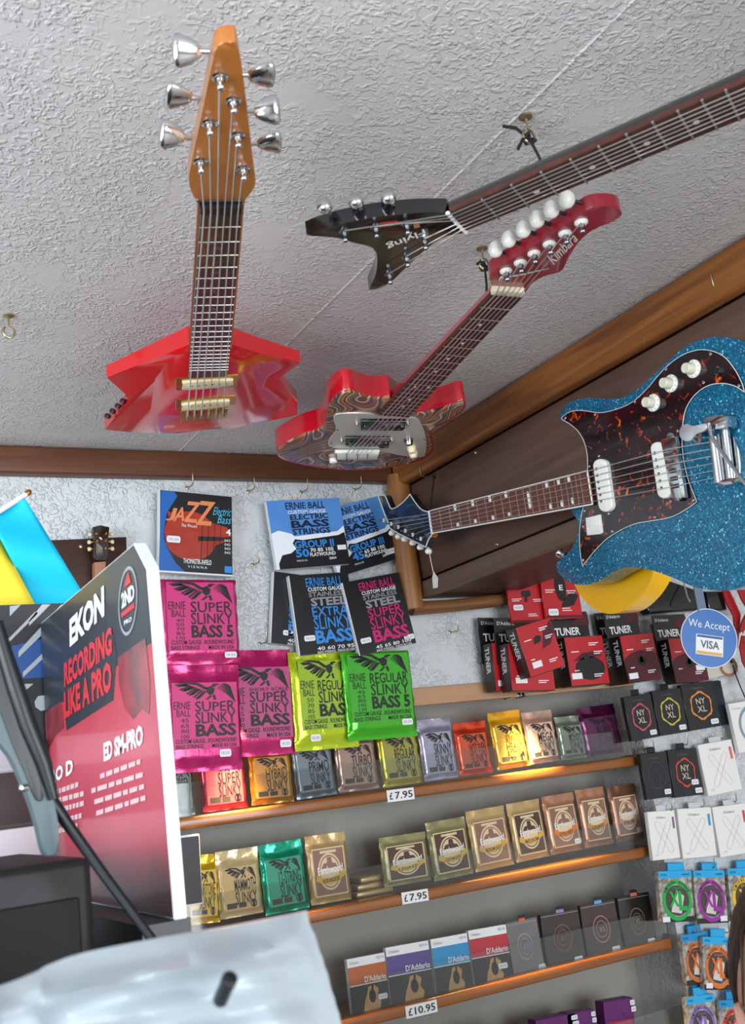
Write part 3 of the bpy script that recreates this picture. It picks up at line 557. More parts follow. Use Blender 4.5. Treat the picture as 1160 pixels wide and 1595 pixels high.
sm(MB().tube([g(p, -.0045) for p in hs + hs[:1]], .0011, 5, False), 'headstock_binding', M_white, t)
sm(MB().tube([g(p, -.008) for p in ((668, 796), (673, 832))], .0026, 8), 'nut', M_white, t)
PO = ch([(-20, 590), (78, 637), (170, 680), (262, 728), (358, 780), (463, 832)])
gh = lambda p, h=0: g(p, h - .004)
for p in PO: post(t, p, gh, AXX, .0042, M_dchr, M_white, .011)
for p in ((85, 745), (170, 790), (250, 825), (358, 872), (455, 930), (562, 982)):
    a, b = ch([(p[0] - 6, p[1] - 60), (p[0] - 2, p[1] - 22)]); button(t, g(a, .004), g(b, .004), M_white, M_white, .0078, .8, .011, (0, 1, 0))
NU = [L2((669, 799), (673, 829), (k + .3) / 5.6) for k in range(6)]; SA = [c6([L2((735, 722), (768, 932), i / 5)])[0] for i in range(6)]; TL = [cb([L2((440, 600), (520, 1085), i / 5)])[0] for i in range(6)]
strings(t, [[g(PO[i], -.012), g(NU[i], -.0115), g(SA[i], -.0155), g(TL[i], -.021)] for i in range(6)], .00065)
th = thing('swing_tag', 'white price tag on a string hanging from the black guitar headstock', 'tag', g((669, 862), -.008))
sm(MB().tube([g(p, -.008) for p in ch([(575, 1010), (592, 1110), (630, 1285)])], .0007, 5), 'tag_string', M_white, th)
sm(MB().prism([g(p, -.0085) for p in ch([(632, 1262), (655, 1300), (682, 1340), (680, 1470), (622, 1482), (612, 1330)])], AXX * .0008), 'tag_card', M_white, th)
# cord from the hook on the board down to the nut
hp = PX((676, 742), FX - .035)
th = thing('tie_cord', 'black cord from the board hook to the blue guitar neck', 'cord', hp, 'black cords tying guitars up')
sm(MB().tube([hp, PX((672, 775), XB + .03), g((670, 797), .006)], .0016, 6), 'cord_line', M_cord, th, 60); sm(MB().tube([hp + V((0, .005 * math.cos(a), .005 * math.sin(a))) for a in [i * .8 for i in range(9)]], .0018, 6), 'knot', M_cord, th, 60)
# ---- 5. yellow guitar body hanging below the blue one
XYl = 1.165; gy = lambda p, h=0: PX(p, XYl + h)
t = thing('electric_guitar', 'plain yellow guitar body hanging half hidden behind the blue one', 'guitar', gy((960, 930), .02), 'guitars hung on display')
bo = spl([(892, 898), (900, 922), (920, 945), (946, 956), (972, 951), (996, 930), (1012, 905), (1018, 882), (1008, 855), (985, 840), (950, 845), (918, 862), (898, 882)], 5)
sm(MB().prism([gy(p) for p in bo], AXX * .042, .004, 3), 'body', mat('yellow_gloss', 'ffbe00', .3, coat=.4), t, 50)
a, b = gy((985, 850), .008), gy((1110, 690), .008); sd = (b - a).cross(AXX).normalized() * .025
sm(MB().prism([a - sd, a + sd, b + sd, b - sd], AXX * .022, .004, 2), 'neck', M_maple, t)
# ---- 6. little guitar and wooden panel on the back wall behind the display
pn = thing('wood_panel', 'dark brown wooden panel on the wall behind the small guitar headstock', 'panel', PY((140, 1000), 1.99))
sm(MB().prism([PY(p, 1.985) for p in ((60, 842), (197, 836), (205, 1100), (60, 1100))], (0, .013, 0), .002), 'board', wood('panel_wood', '2c1912', '452a1e', 'x', .4, .6), pn)
sm(MB().lathe(PY((126, 851), 1.985), (0, -1, 0), [(.004, -.001), (.004, .001), (.002, .002)], 10), 'screw', M_brass, pn, 50)
YS = 1.955; gs = lambda p, h=0: PY(p, YS + h); AY = V((0, 1, 0)); cs = lambda L: zm(L, 0, 740, .16304)
t = thing('guitar', 'small dark guitar headstock with cream pegs peeking above the red display stand', 'guitar', gs((158, 900), .02), 'guitars hung on display')
hs = spl(cs([(890, 495, 1), (930, 490), (965, 478), (1005, 490), (1045, 497, 1), (1035, 600), (1032, 740), (1010, 815, 1), (915, 815, 1), (885, 745), (900, 640)]), 3)
sm(MB().prism([gs(p) for p in hs], AY * .014, .001, 1), 'headstock', mat('mini_head', '241711', .3), t)
sm(MB().prism([gs(p, -.002) for p in cs([(905, 830), (1012, 822), (1025, 1250), (905, 1250)])], AY * .02, .002), 'neck', mat('mini_neck', 'a9785e', .45), t)
for p in cs([(918, 562), (1010, 562), (925, 632), (1006, 628), (925, 700), (1004, 703)]): post(t, p, gs, AY, .003, M_gold, None, .006)
for a, b in (((895, 565), (858, 568)), ((895, 640), (845, 642)), ((895, 705), (848, 708)), ((1035, 565), (1072, 565)), ((1035, 636), (1075, 638)), ((1035, 703), (1077, 703))):
    a, b = cs([a, b]); button(t, gs(a, .007), gs(L2(a, b, .5), .007), M_cream, M_gold, .0042, .7, .007, (0, 1, 0))
mb = MB(); mb.lathe(gs(cs([(962, 605)])[0], .0), -AY, [(.004, 0), (.003, .001)], 10, .5); sm(mb, 'emblem', M_cream, t)
sm(MB().prism([gs(p, -.0005) for p in cs([(920, 640), (980, 690), (985, 815), (920, 815)])], AY * .0008), 'truss_cover', M_black, t)
# lower part of the little guitar, hidden behind the display
sm(MB().prism([gs(p, .0) for p in spl([(120, 1200), (165, 1150), (215, 1200), (200, 1260), (230, 1320), (165, 1400), (100, 1320), (135, 1260)], 4)], AY * .03, .004), 'body', mat('mini_body', '6a2a18', .25, coat=.5), t)
# ------------------------------------------------------------------ string packs, tuners, cards
M_ink = mat('print_black', '14110f', .5); M_paper = mat('print_white', 'e9ebec', .5); M_stick = mat('sticker', 'e6e8ec', .5); M_stink = mat('sticker_ink', '8a8d96', .6)
def frame3(bl, br, tl, Y):
    a, b, c = PY(bl, Y), PY(br, Y), PY(tl, Y); u = (b - a); w_ = u.length; u /= w_; n = V((0, -1, 0)); v = n.cross(u)
    if Y < 2.0:                                            # hung packs: share the turn between the bottom and the side edge
        m = c - a; ang = math.atan2(-m.dot(u), m.dot(v)) * .5; q = Matrix.Rotation(ang, 3, n); u = q @ u; v = q @ v
    return (a + b) / 2, u, v, n, w_, (c - a).dot(v)
class Pk:
    def __init__(s, name, label, cat, bl, br, tl, Y, group=None, yaw=0., tilt=0.):
        o, u, v, n, s.w, s.h = frame3(bl, br, tl, Y)
        if yaw:
            q = Matrix.Rotation(yaw, 3, v); u = q @ u; n = q @ n
        if tilt:
            q = Matrix.Rotation(tilt, 3, u); v = q @ v; n = q @ n
        s.t = thing(name, label, cat, o, group, (u, v, n)); s.z = 0.; s.lm = {}
    def P(s, x, y, z): return V(((x - .5) * s.w, y * s.h, z))
    def add(s, mb, name, m, smooth=None, parent=None, label=None): return mb.obj(name, m, parent or s.t, smooth, local=True, label=label)
    def pouch(s, t, m, top=.14, bot=.06, wr=.0012, edge=.014, name='pouch'):
        NX, NY = 14, 18; w_, h = s.w, s.h; V1 = []; V2 = []; rnd = random.Random(int(w_ * 1e6) + int(h * 1e6))
        ph = [rnd.uniform(0, 6) for _ in range(8)]
        def ss(x): x = max(0, min(1, x)); return x * x * (3 - 2 * x)
        for j in range(NY + 1):
            y = j / NY
            for i in range(NX + 1):
                x = i / NX; dx = min(x, 1 - x) * w_; dy = ss((y - bot) / .05) * ss((1 - top - y) / .05)
                k = ss(dx / edge) * dy
                nz = wr * (math.sin(x * 19 + ph[0] + 3 * math.sin(y * 9 + ph[1])) + math.sin(y * 31 + ph[2] + 2 * math.sin(x * 7 + ph[3]))) * (1 - k)
                bow = .0012 * math.sin(x * 6.28 * 2 + ph[4]) * ss((y - (1 - top)) / top) if y > 1 - top else 0
                wx = 1 - (.02 * k); px = (x - .5) * w_ * wx + .0008 * math.sin(y * 25 + ph[5]) * (1 if x in (0, 1) else 0)
                V1.append(V((px, y * h, -t/2 + t/2 * k + nz * .6 + bow))); V2.append(V((px, y * h, -t/2 - t/2 * k + nz * .6 + bow - .0008)))
        idx = lambda i, j: j * (NX + 1) + i; n = len(V1); fs = []
        for j in range(NY):
            for i in range(NX):
                q = (idx(i, j), idx(i+1, j), idx(i+1, j+1), idx(i, j+1)); fs.append(q); fs.append(tuple(k + n for k in q[::-1]))
        bd = [idx(i, 0) for i in range(NX)] + [idx(NX, j) for j in range(NY)] + [idx(i, NY) for i in range(NX, 0, -1)] + [idx(0, j) for j in range(NY, 0, -1)]
        for a, b in zip(bd, bd[1:] + bd[:1]): fs.append((b, a, a + n, b + n))
        return s.add(MB().faces(V1 + V2, fs), name, m, 70)
    def card(s, t, m, bev=.0012, name='card', x0=0, y0=0, x1=1, y1=1, z=0.):
        mb = MB(); mb.bbox((x0-.5)*s.w, (x1-.5)*s.w, y0*s.h, y1*s.h, z-t, z, min(bev, t*.3), 1); return s.add(mb, name, m, 40)
    def rect(s, x0, y0, x1, y1, m, name='label', lv=1, sk=0., parent=None):
        z = lv * .0004; mb = MB(); mb.prism([s.P(x0, y0, z), s.P(x1, y0, z), s.P(x1 + sk, y1, z), s.P(x0 + sk, y1, z)], (0, 0, -.0003)); return s.add(mb, name, m, parent=parent)
    def poly(s, pts, m, name='print', lv=2):
        mb = MB(); z = lv * .0004
        for q in (pts if isinstance(pts[0][0], (tuple, list)) else [pts]): mb.poly([s.P(x, y, z) for x, y in q])
        return s.add(mb, name, m)
    def ell(s, cx, cy, rx, ry, m, name='emblem', lv=2, n=24, hole=0., a0=0, a1=2*math.pi):
        z = lv * .0004; mb = MB(); 
        if hole:
            for k in range(n):
                a, b = a0 + (a1-a0) * k / n, a0 + (a1-a0) * (k+1) / n
                mb.poly([s.P(cx + rx*math.cos(a), cy + ry*math.sin(a), z), s.P(cx + rx*math.cos(b), cy + ry*math.sin(b), z), s.P(cx + rx*hole*math.cos(b), cy + ry*hole*math.sin(b), z), s.P(cx + rx*hole*math.cos(a), cy + ry*hole*math.sin(a), z)])
        else: mb.poly([s.P(cx + rx*math.cos(2*math.pi*k/n), cy + ry*math.sin(2*math.pi*k/n), z) for k in range(n)])
        return s.add(mb, name, m)
    def txt(s, L, m, lv=3, warp=None, name='lettering'):
        mb = MB(); z = lv * .0004
        for q in L:
            tx, x0, y0, x1, y1 = q[:5]; o = s.P(x0, y0, z); sk = q[6] if len(q) > 6 else 0
            text_on(mb, tx, o, s.P(x1, y0 + (q[7] if len(q) > 7 else 0), z) - o, s.P(x0 + sk, y1, z) - o, q[5] if len(q) > 5 else .0, warp)
        return s.add(mb, name, m)
    def vtxt(s, L, m, lv=3):
        "lettering that reads downwards"
        mb = MB(); z = lv * .0004
        for tx, x0, y0, x1, y1, b in L:
            o = s.P(x0, y1, z); text_on(mb, tx, o, s.P(x0, y0, z) - o, s.P(x1, y1, z) - o, b)
        return s.add(mb, 'lettering', m)
    def sticker(s, x, y, sx=.16, sy=.07, rot=0.):
        a, b = sx / 2, sy / 2; k = s.poly([(x - a, y - b * .5), (x - a * .85, y - b), (x + a * .85, y - b), (x + a, y - b * .5), (x + a, y + b * .5), (x + a * .85, y + b), (x - a * .85, y + b), (x - a, y + b * .5)], M_stick, 'price_sticker', 4)
        mb = MB(); o = s.P(x - sx * .36, y - sy * .2, .002); text_on(mb, '£18.50'[1:], o, s.P(x + sx * .36, y - sy * .2, .002) - o, s.P(x - sx * .36, y + sy * .2, .002) - o, .0); s.add(mb, 'lettering', M_stink, parent=k)
def eagle(x0, y0, x1, y1):
    "spread-winged bird print: list of outlines in pack coordinates"
    def q(a, b): return (x0 + (x1-x0)*a, y0 + (y1-y0)*b)
    out = []
    for k in range(11):                                  # near wing, fanned feathers
        a = k / 10; tip = (.02 + .36 * a, .82 - .72 * a ** .8 + .05 * math.sin(k * 2)); rt = (.22 + .3 * a, .9 - .34 * a)
        out.append([q(*rt), q(rt[0] - .0, rt[1] - .10), q(tip[0] + .02, tip[1] - .01), q(tip[0], tip[1] + .05)])
    out.append([q(.05, .9), q(.2, .98), q(.4, .92), q(.55, .66), q(.5, .58), q(.38, .8), q(.2, .9)])
    out.append([q(.52, .68), q(.6, .76), q(.66, .62), q(.64, .4), q(.58, .3), q(.53, .45)])      # body
    out.append([q(.6, .74), q(.63, .86), q(.7, .88), q(.74, .82), q(.69, .79), q(.66, .7)])      # head
    out.append([q(.58, .3), q(.5, .12), q(.54, .1), q(.62, .28)]); out.append([q(.62, .32), q(.64, .08), q(.68, .1), q(.66, .34)])
    for k in range(8):                                   # far wing drooping on the right
        a = k / 7; rt = (.68 + .2 * a, .66 + .22 * math.sin(a * 2.6)); tip = (.84 + .14 * a, .36 - .42 * a)
        out.append([q(*rt), q(rt[0] + .03, rt[1] - .02), q(tip[0] + .015, tip[1]), q(tip[0], tip[1] + .02)])
    return out
def wob(a, b): return (a, b + .10 * math.sin(a * 9) * (b - .4))
def bass_pack(name, label, bl, br, tl, Y, foil, lab, lines, grp, lx0=.06, ly0=.15, lx1=.95, ly1=.85, st=(.86, .10), ink=None, nums=('50', '70', '85', '105'), title=.34, t=.014, head=.14):
    p = Pk(name, label, 'string pack', bl, br, tl, Y, grp); ink = ink or M_ink
    p.pouch(t, foil, head, .07)
    fx = lambda x: lx0 + (lx1-lx0) * x; fy = lambda y: ly0 + (ly1-ly0) * y
    p.rect(lx0, ly0, lx1, ly1, lab)
    p.poly(eagle(fx(.02), fy(.70), fx(.98), fy(1.02)), ink, 'bird_print')
    L = [('ERNIE', fx(.02), fy(.60), fx(.27), fy(.71)), ('BALL', fx(.06), fy(.49), fx(.27), fy(.585))]
    L += [(s_, fx(.12), fy(.48 - (.32 / len(nums)) * (i + 1)), fx(.24), fy(.48 - (.32 / len(nums)) * (i + .25))) for i, s_ in enumerate(nums)]
    y = .72; hs = {2: (.17, .2), 3: (.165, .175, .2), 4: (.06, .155, .155, .18)}[len(lines)]
    big = []
    for i, s_ in enumerate(lines):
        q = (s_, fx(title), fy(y - hs[i]), fx(.96), fy(y - .012)); y -= hs[i]
        if s_.startswith('BASS'): big.append(q + (.035,))
        else: L.append(q + (.008,))
    p.txt(L, ink, warp=wob)
    if big: p.txt(big, ink, name='bold_lettering')
    p.txt([('CUSTOM GAUGE . ROUNDWOUND', fx(.04), fy(.085), fx(.96), fy(.15), .01), ('BASS STRINGS', fx(.04), fy(.01), fx(.45), fy(.07), .01), ('MADE IN USA', fx(.58), fy(.01), fx(.96), fy(.07), .01)], ink)
    if st: p.sticker(*st)
    return p
GB = 'bass string packs hanging on the wall'
def foil(name, c, rough=.22, metal=.75): return mat(name, c, rough, metal, coat=.4, bump=(55, .25, .004, .6))
F_mag = foil('foil_magenta', 'b81a65', .25, .45); F_lime = foil('foil_lime', 'b7cc1c', .2, .5); F_green = foil('foil_green', '3fae18', .2, .5)
L_mag = mat('label_magenta', 'cc2c79', .45); L_lime = mat('label_lime', '93b51c', .45); L_green = mat('label_green', '38a41a', .45); L_mag2 = mat('label_magenta_dull', 'b8437b', .45)
bass_pack('string_pack', 'upper magenta foil pack, printed BASS 5, directly under the jazz pack', (256, 1036), (376, 1033), (250, 901), 1.965, F_mag, L_mag, ('SUPER', 'SLINKY', 'BASS 5'), GB, ly0=.16, ly1=.96, nums=('40', '50', '70', '85', '130'), head=.03)
bass_pack('string_pack', 'lowest magenta foil bass pack, hanging below the one printed BASS 5', (264, 1204), (380, 1199), (256, 1035), 1.955, F_mag, L_mag, ('SUPER', 'SLINKY', 'BASS'), GB, ly0=.21, ly1=.83, nums=('45', '65', '80', '100'), st=(.75, .16))
bass_pack('string_pack', 'duller magenta foil pack, printed short scale, right of two magenta packs', (352, 1180), (464, 1174), (342, 1012), 1.975, F_mag, L_mag2, ('SHORT SCALE', 'SUPER', 'SLINKY', 'BASS'), GB, ly0=.16, ly1=.83, nums=('45', '65', '80', '100'), st=(.83, .10))
bass_pack('string_pack', 'yellow-green foil bass pack half behind the bright green pack', (462, 1170), (562, 1163), (448, 1015), 1.97, F_lime, L_lime, ('REGULAR', 'SLINKY', 'BASS'), GB, ly0=.2, ly1=.9, lx0=.12, st=(.3, .12))
bass_pack('string_pack', 'bright green foil bass pack, printed BASS 5, hanging over the topmost shelf', (545, 1156), (653, 1145), (534, 1017), 1.955, F_green, L_green, ('REGULAR', 'SLINKY', 'BASS 5'), GB, ly0=.2, ly1=.97, nums=('45', '65', '80', '100', '130'), st=(.84, .17), head=.03)
# --- flat bass boxes
M_kard = mat('card_black', '15161a', .35, coat=.3); M_kside = mat('card_white_side', 'dfe3e6', .5)
M_blue1 = mat('sky_blue_print', '2a6fc6', .4, noise=((6, 6, 6), '6fa8e2', .35), coat=.3); M_wprint = mat('print_ice', 'e8eef4', .4)
M_pblue = mat('print_blue', '2f86d6', .4); M_pmag = mat('print_magenta', 'c21f6c', .4); M_grey = mat('print_grey', '9b9da2', .35, .3); M_dnavy = mat('print_navy', '101a33', .4)
p = Pk('string_pack', 'black and blue jazz bass string box with an orange title', 'string pack', (247, 892), (363, 897), (251, 763), 1.962, GB)
p.card(.016, M_kside, name='box'); p.rect(.01, .02, .99, .99, M_kard, 'box_front')
p.poly([(.0, .02), (.34, .02), (.22, .12), (.1, .3), (.06, .5), (.1, .72), (.24, .93), (.2, .98), (.02, .99)], mat('jazz_blue', '1f62b0', .35), 'blue_print', 2)
p.ell(.42, .46, .36, .3, mat('jazz_red', '8e1a16', .35, noise=((25, 25, 25), 'b5402a', .3)), 'guitar_print', 2); p.poly([(.1, .74), (.3, .68), (.6, .66), (.92, .60), (.98, .5), (.9, .42), (.6, .30), (.3, .2)], mat('jazz_red', '8e1a16', .35), 'guitar_print', 2.3)
p.poly([[(.52, .4), (.98, .44), (.98, .48), (.52, .46)]] + [[(.55 + .08*k, .1), (.56 + .08*k, .1), (.6 + .09*k, .98), (.592 + .09*k, .98)] for k in range(4)], M_ink, 'string_print', 2.6)
M_jor = mat('jazz_orange', 'd98252', .4); M_cyan = mat('print_cyan', '49b5d8', .4)
p.txt([('J', .08, .62, .19, .78, .02, .05), ('A', .18, .62, .33, .8, .02, .05), ('Z', .31, .62, .5, .88, .02, .06), ('Z', .48, .6, .7, .9, .02, .06)], M_jor, 4)
p.txt([('Electric', .72, .74, .96, .84, 0, .03), ('Bass', .78, .64, .96, .74, 0, .03)], M_cyan, 4); p.txt([('4', .9, .5, .97, .58, .02), ('Flat Wound', .3, .56, .5, .6), ('THOMASTIK-INFELD', .32, .12, .7, .18, .01), ('V I E N N A', .38, .07, .64, .1)] + [('043', .88, .42 - .05*k, .96, .45 - .05*k) for k in range(4)], M_paper, 4)
p.rect(.88, .04, .98, .12, M_pblue, 'logo_print', 3); p.sticker(.19, .40, .18, .08)
def blue_box(label, bl, br, tl, Y, grp_no, num, rest, st):
    p = Pk('string_pack', label, 'string pack', bl, br, tl, Y, GB)
    p.card(.012, M_kside, name='box'); p.rect(.0, .0, 1, 1, M_blue1, 'box_front')
    p.poly([(.0, .0), (1, .0), (1, .58), (.9, .5), (.3, .46), (.27, .5), (.1, .56), (.0, .52)], M_wprint, 'bass_silhouette', 2)
    p.poly([(.16, .0), (1, 0), (1, .36), (.99, .48), (.9, .44), (.4, .40), (.3, .42), (.26, .36), (.3, .28), (.22, .22), (.1, .2), (.04, .08), (.04, .0)], M_kard, 'black_print', 2.5)
    p.txt([('ERNIE BALL', .24, .86, .78, .96, .008)], M_dnavy, 4, warp=wob); p.txt([('CUSTOM GAUGE', .26, .79, .78, .84, .015)], M_paper, 4)
    p.txt([('ELECTRIC', .28, .70, .8, .78, .025), ('BASS', .28, .58, .8, .69, .035), ('STRINGS', .28, .48, .8, .57, .025)], M_dnavy, 4)
    p.txt([('GROUP ' + grp_no, .28, .28, .82, .39, .03), (num, .28, .15, .46, .27, .03)], M_pblue, 4); p.txt([(rest, .48, .215, .8, .27, .02), ('FLATWOUND', .47, .15, .82, .205, .02), ('MADE IN USA', .28, .09, .42, .115), ('2804', .72, .09, .82, .125, .01)], M_paper, 4)
    if st: p.sticker(*st, .17, .08)
    return p
blue_box('tilted blue and black flatwound bass box nearest the corner post', (527, 897), (626, 870), (490, 797), 1.972, 'III', '45', '65 80 100', (.86, .14))
p = blue_box('blue and black flatwound bass box left of the tilted one', (431, 888), (545, 878), (415, 781), 1.958, 'II', '50', '70 85 105', None); p.rect(.86, .22, .98, .29, M_paper, 'white_patch', 4)
def black_box(label, bl, br, tl, Y, ttl, mt, nums, sts):
    p = Pk('string_pack', label, 'string pack', bl, br, tl, Y, GB)
    p.card(.014, M_kside, name='box'); p.rect(.012, .0, 1, 1, M_kard, 'box_front')
    p.txt([('ERNIE BALL', .26, .84, .88, .95, .008)], mt, 4, warp=wob); p.txt([('CUSTOM GAUGE', .28, .78, .88, .83, .015), (nums, .3, .04, .92, .085, .01), ('BASS STRINGS . MADE IN USA', .3, .0, .92, .03)], M_paper, 4)
    p.txt([('STAINLESS', .28, .71, .88, .77, .02), ('STEEL', .3, .59, .9, .70, .035)], M_grey, 4)
    p.txt([(ttl, .3, .46, .9, .58, .01), ('SLINKY', .3, .30, .92, .45, .01)], mt, 4, warp=wob); p.txt([('BASS', .3, .12, .92, .29, .035)], mt, 4)
    for s_ in sts: p.sticker(*s_, .18, .07)
    return p
black_box('black bass string box half hidden behind the blue lettered black box', (421, 1000), (508, 1012), (423, 888), 1.978, 'HYBRID', M_pblue, '40 60 70 95', ((.3, .16),))
black_box('black bass string box with bright blue lettering in the middle of the black row', (466, 1018), (560, 1015), (441, 894), 1.962, 'EXTRA', M_pblue, '40 60 70 95', ((.2, .2),))
black_box('black bass string box with magenta lettering beside the corner post', (559, 1017), (649, 1006), (522, 905), 1.952, 'SUPER', M_pmag, '45 65 80 100', ((.16, .18), (.9, .1)))
# --- foil packs on the topmost shelf
GS = 'foil guitar string packs on the topmost shelf'
def slinky(label, bl, br, tl, col, lab, lines, Y=2.022, hd=.17, grp=GS, metal=.6, yaw=0.):
    p = Pk('string_pack', label, 'string pack', bl, br, tl, Y, grp, yaw, -.04)
    p.pouch(.012, foil('foil_' + col, col, .22, metal), hd, .05, .001, .01)
    top = 1 - hd - .06; p.rect(.1, .1, .9, top, lab)
    p.poly(eagle(.14, top - .2, .88, top + .0), M_ink, 'bird_print')
    y = top - .19; st = .19 if len(lines) < 3 else .14; L = []
    for s_ in lines: L.append((s_, .36, y - st + .01, .86, y, .006)); y -= st
    p.txt(L, M_ink, warp=wob)
    p.poly([[(.15, .13), (.38, .13), (.38, .21), (.15, .21)], [(.42, .13), (.6, .13), (.6, .2), (.42, .2)]], mat('print_shadow', '3a3430', .6), 'small_print')
    p.ell(.77, .17, .075, .06, M_ink, 'round_logo', 2, hole=.72); p.poly([(.74, .12), (.8, .12), (.8, .22), (.74, .22)], M_ink, 'logo_bar', 2)
    p.poly([[(.14, .26 + .07*k), (.3, .26 + .07*k), (.3, .30 + .07*k), (.14, .30 + .07*k)] for k in range(4)], lab, 'gauge_print', 2)
    return p
for a in (
    ('dark grey-green foil pack at the left end of the topmost shelf', (258, 1274), (306, 1268), (254, 1172), '5d6b62', mat('lb_a', '6f7d72', .4), ('GREEN', 'SLINKY')),
    ('rose red foil pack second from the left on the topmost shelf', (318, 1266), (388, 1257), (312, 1165), 'cf2f4a', mat('lb_b', 'e05a66', .4), ('SUPER', 'SLINKY')),
    ('gold orange foil pack third from the left on the topmost shelf', (394, 1255), (460, 1248), (387, 1160), 'c98a1c', mat('lb_c', 'c48b33', .4), ('HYBRID', 'SLINKY')),
    ('steel blue-grey foil pack below the yellow-green bass pack', (465, 1246), (527, 1236), (459, 1150), '7f8a95', mat('lb_d', '77808a', .4), ('PRIMO', 'SLINKY')),
    ('dusty rose foil pack below the bright green bass pack', (530, 1235), (593, 1227), (524, 1140), 'a98577', mat('lb_e', 'a58474', .4), ('TURBO', 'SLINKY')),
    ('olive yellow foil pack above the first price tag', (599, 1227), (661, 1218), (591, 1128), 'b3a628', mat('lb_f', '9e9640', .4), ('REGULAR', 'SLINKY')),
    ('lilac silver foil pack right of the olive yellow one', (663, 1217), (717, 1210), (651, 1121), 'a9a6bd', mat('lb_g', '9d9cb0', .4), ('SKINNY', 'SLINKY')),
    ('orange red foil pack in the middle of the topmost shelf', (719, 1209), (770, 1202), (713, 1126), 'd8421e', mat('lb_h', 'c8502f', .4), ('NOT EVEN', 'SLINKY')),
    ('yellow gold foil pack glowing under the right downlight', (777, 1200), (827, 1192), (765, 1110), 'dba61c', mat('lb_i', 'd0a33a', .4), ('SKINNY TOP', 'HEAVY', 'BOTTOM')),
    ('pale pink foil pack right of the glowing yellow one', (828, 1191), (875, 1184), (823, 1109), 'c9a493', mat('lb_j', 'd8b3a0', .4), ('MEGA', 'SLINKY')),
    ('grey-green foil pack between pale pink and purple packs', (877, 1184), (917, 1179), (875, 1116), '87907f', mat('lb_k', '7e8878', .4), ('MONDO', 'SLINKY')),
    ('dark purple foil pack at the right end of the topmost shelf', (916, 1180), (974, 1170), (922, 1100), '5b1646', mat('lb_l', '5a1c48', .4), ('BURLY', 'SLINKY')),
): slinky(*a)
# --- second shelf
G2 = 'string packs on the second shelf'
slinky('yellow foil pack at the left end of the second shelf beside a black box', (292, 1442), (344, 1436), (292, 1333), 'd6b21a', mat('lb_n', 'cfae2e', .4), ('BARITONE', 'SLINKY'), 2.024, grp=G2)
slinky('pale gold pack with black lettering left of the green one', (345, 1433), (412, 1421), (334, 1328), 'cdb98a', mat('lb_o', 'b59a62', .4), ('MAMMOTH', 'SLINKY'), 2.022, .2, grp=G2, metal=.4)
slinky('emerald green foil pack on the second shelf', (416, 1427), (484, 1413), (411, 1316), '109878', mat('lb_p', '158a6c', .4), ('12-STRING', 'SLINKY'), 2.02, grp=G2)
p = Pk('box', 'plain black box standing at the far left of the second shelf', 'box', (284, 1412), (316, 1408), (277, 1302), 1.99); p.card(.012, M_kside, name='box_body'); p.rect(.06, .02, .97, .97, M_blackm, 'box_front')
M_tan = foil('foil_tan', 'b99a66', .35, .35); M_oliv = foil('foil_olive', '8a8355', .35, .3); M_cop = foil('foil_copper', 'b07a5c', .3, .5); M_cop2 = foil('foil_copper_dark', '8d6048', .3, .5); M_brn = mat('earth_brown', '4a2f24', .45); M_brn2 = mat('earth_rose', '8a6254', .45); M_ecru = mat('earth_cream', 'd8c199', .45); M_rib = mat('earth_gold', 'd2a43a', .45)
def earth(label, bl, br, tl, f, lab, word, ribm, Y=2.022, st=False, hd=.16):
    p = Pk('string_pack', label, 'string pack', bl, br, tl, Y, G2, 0, -.04); p.pouch(.012, f, hd, .05, .001, .01)
    p.rect(.1, .1, .9, .8, M_ecru, 'label_edge', 1); p.rect(.125, .12, .875, .78, lab, 'label', 1.6)
    p.ell(.5, .45, .29, .27, M_ecru, 'oval_print', 2.6, 28); p.ell(.5, .45, .255, .24, lab, 'oval_print', 3, 28, hole=.92)
    p.poly([[(.3, .5), (.7, .5), (.66, .56), (.58, .57), (.56, .66), (.46, .66), (.45, .58), (.36, .57)]], lab, 'landscape_print', 3)
    p.rect(.3, .72, .7, .76, M_ecru, 'header_print', 2.6)
    p.poly([(.14, .33), (.3, .28), (.5, .26), (.7, .3), (.88, .38), (.86, .46), (.7, .39), (.5, .35), (.3, .37), (.16, .42)], ribm, 'ribbon_print', 4)
    p.txt([('Earthwood', .2, .41, .82, .52, .012, 0, .03)], M_paper, 5); p.txt([(word, .3, .285, .72, .345, .015, 0, .02)], M_brn, 5)
    if st: p.sticker(.82, .16, .2, .08)
    return p
earth('tan acoustic string pack with cream oval beside the emerald pack', (487, 1411), (550, 1400), (479, 1303), M_tan, M_brn2, 'ROCK AND BLUES', M_rib)
for k, (a, b, h) in enumerate((((553, 1388), (603, 1379), .013), ((551, 1374), (604, 1366), .013), ((553, 1362), (600, 1353), .012))):
    q0, q1 = PY(a, 2.05), PY(b, 2.05); z0 = -.252 + .0135 * k
    p = thing('string_pack', ('bottom', 'middle', 'topmost')[k] + ' of the tan packs lying flat on the second shelf', 'string pack', (q0.x, 2.08, z0 + .0005), G2)
    mb = MB(); mb.bbox(q0.x + .004 * k, q1.x + .012 - .003 * k, 2.045, 2.14, z0 + .0005, z0 + .013, .004, 3); mb.obj('pouch', M_tan, p, 60)
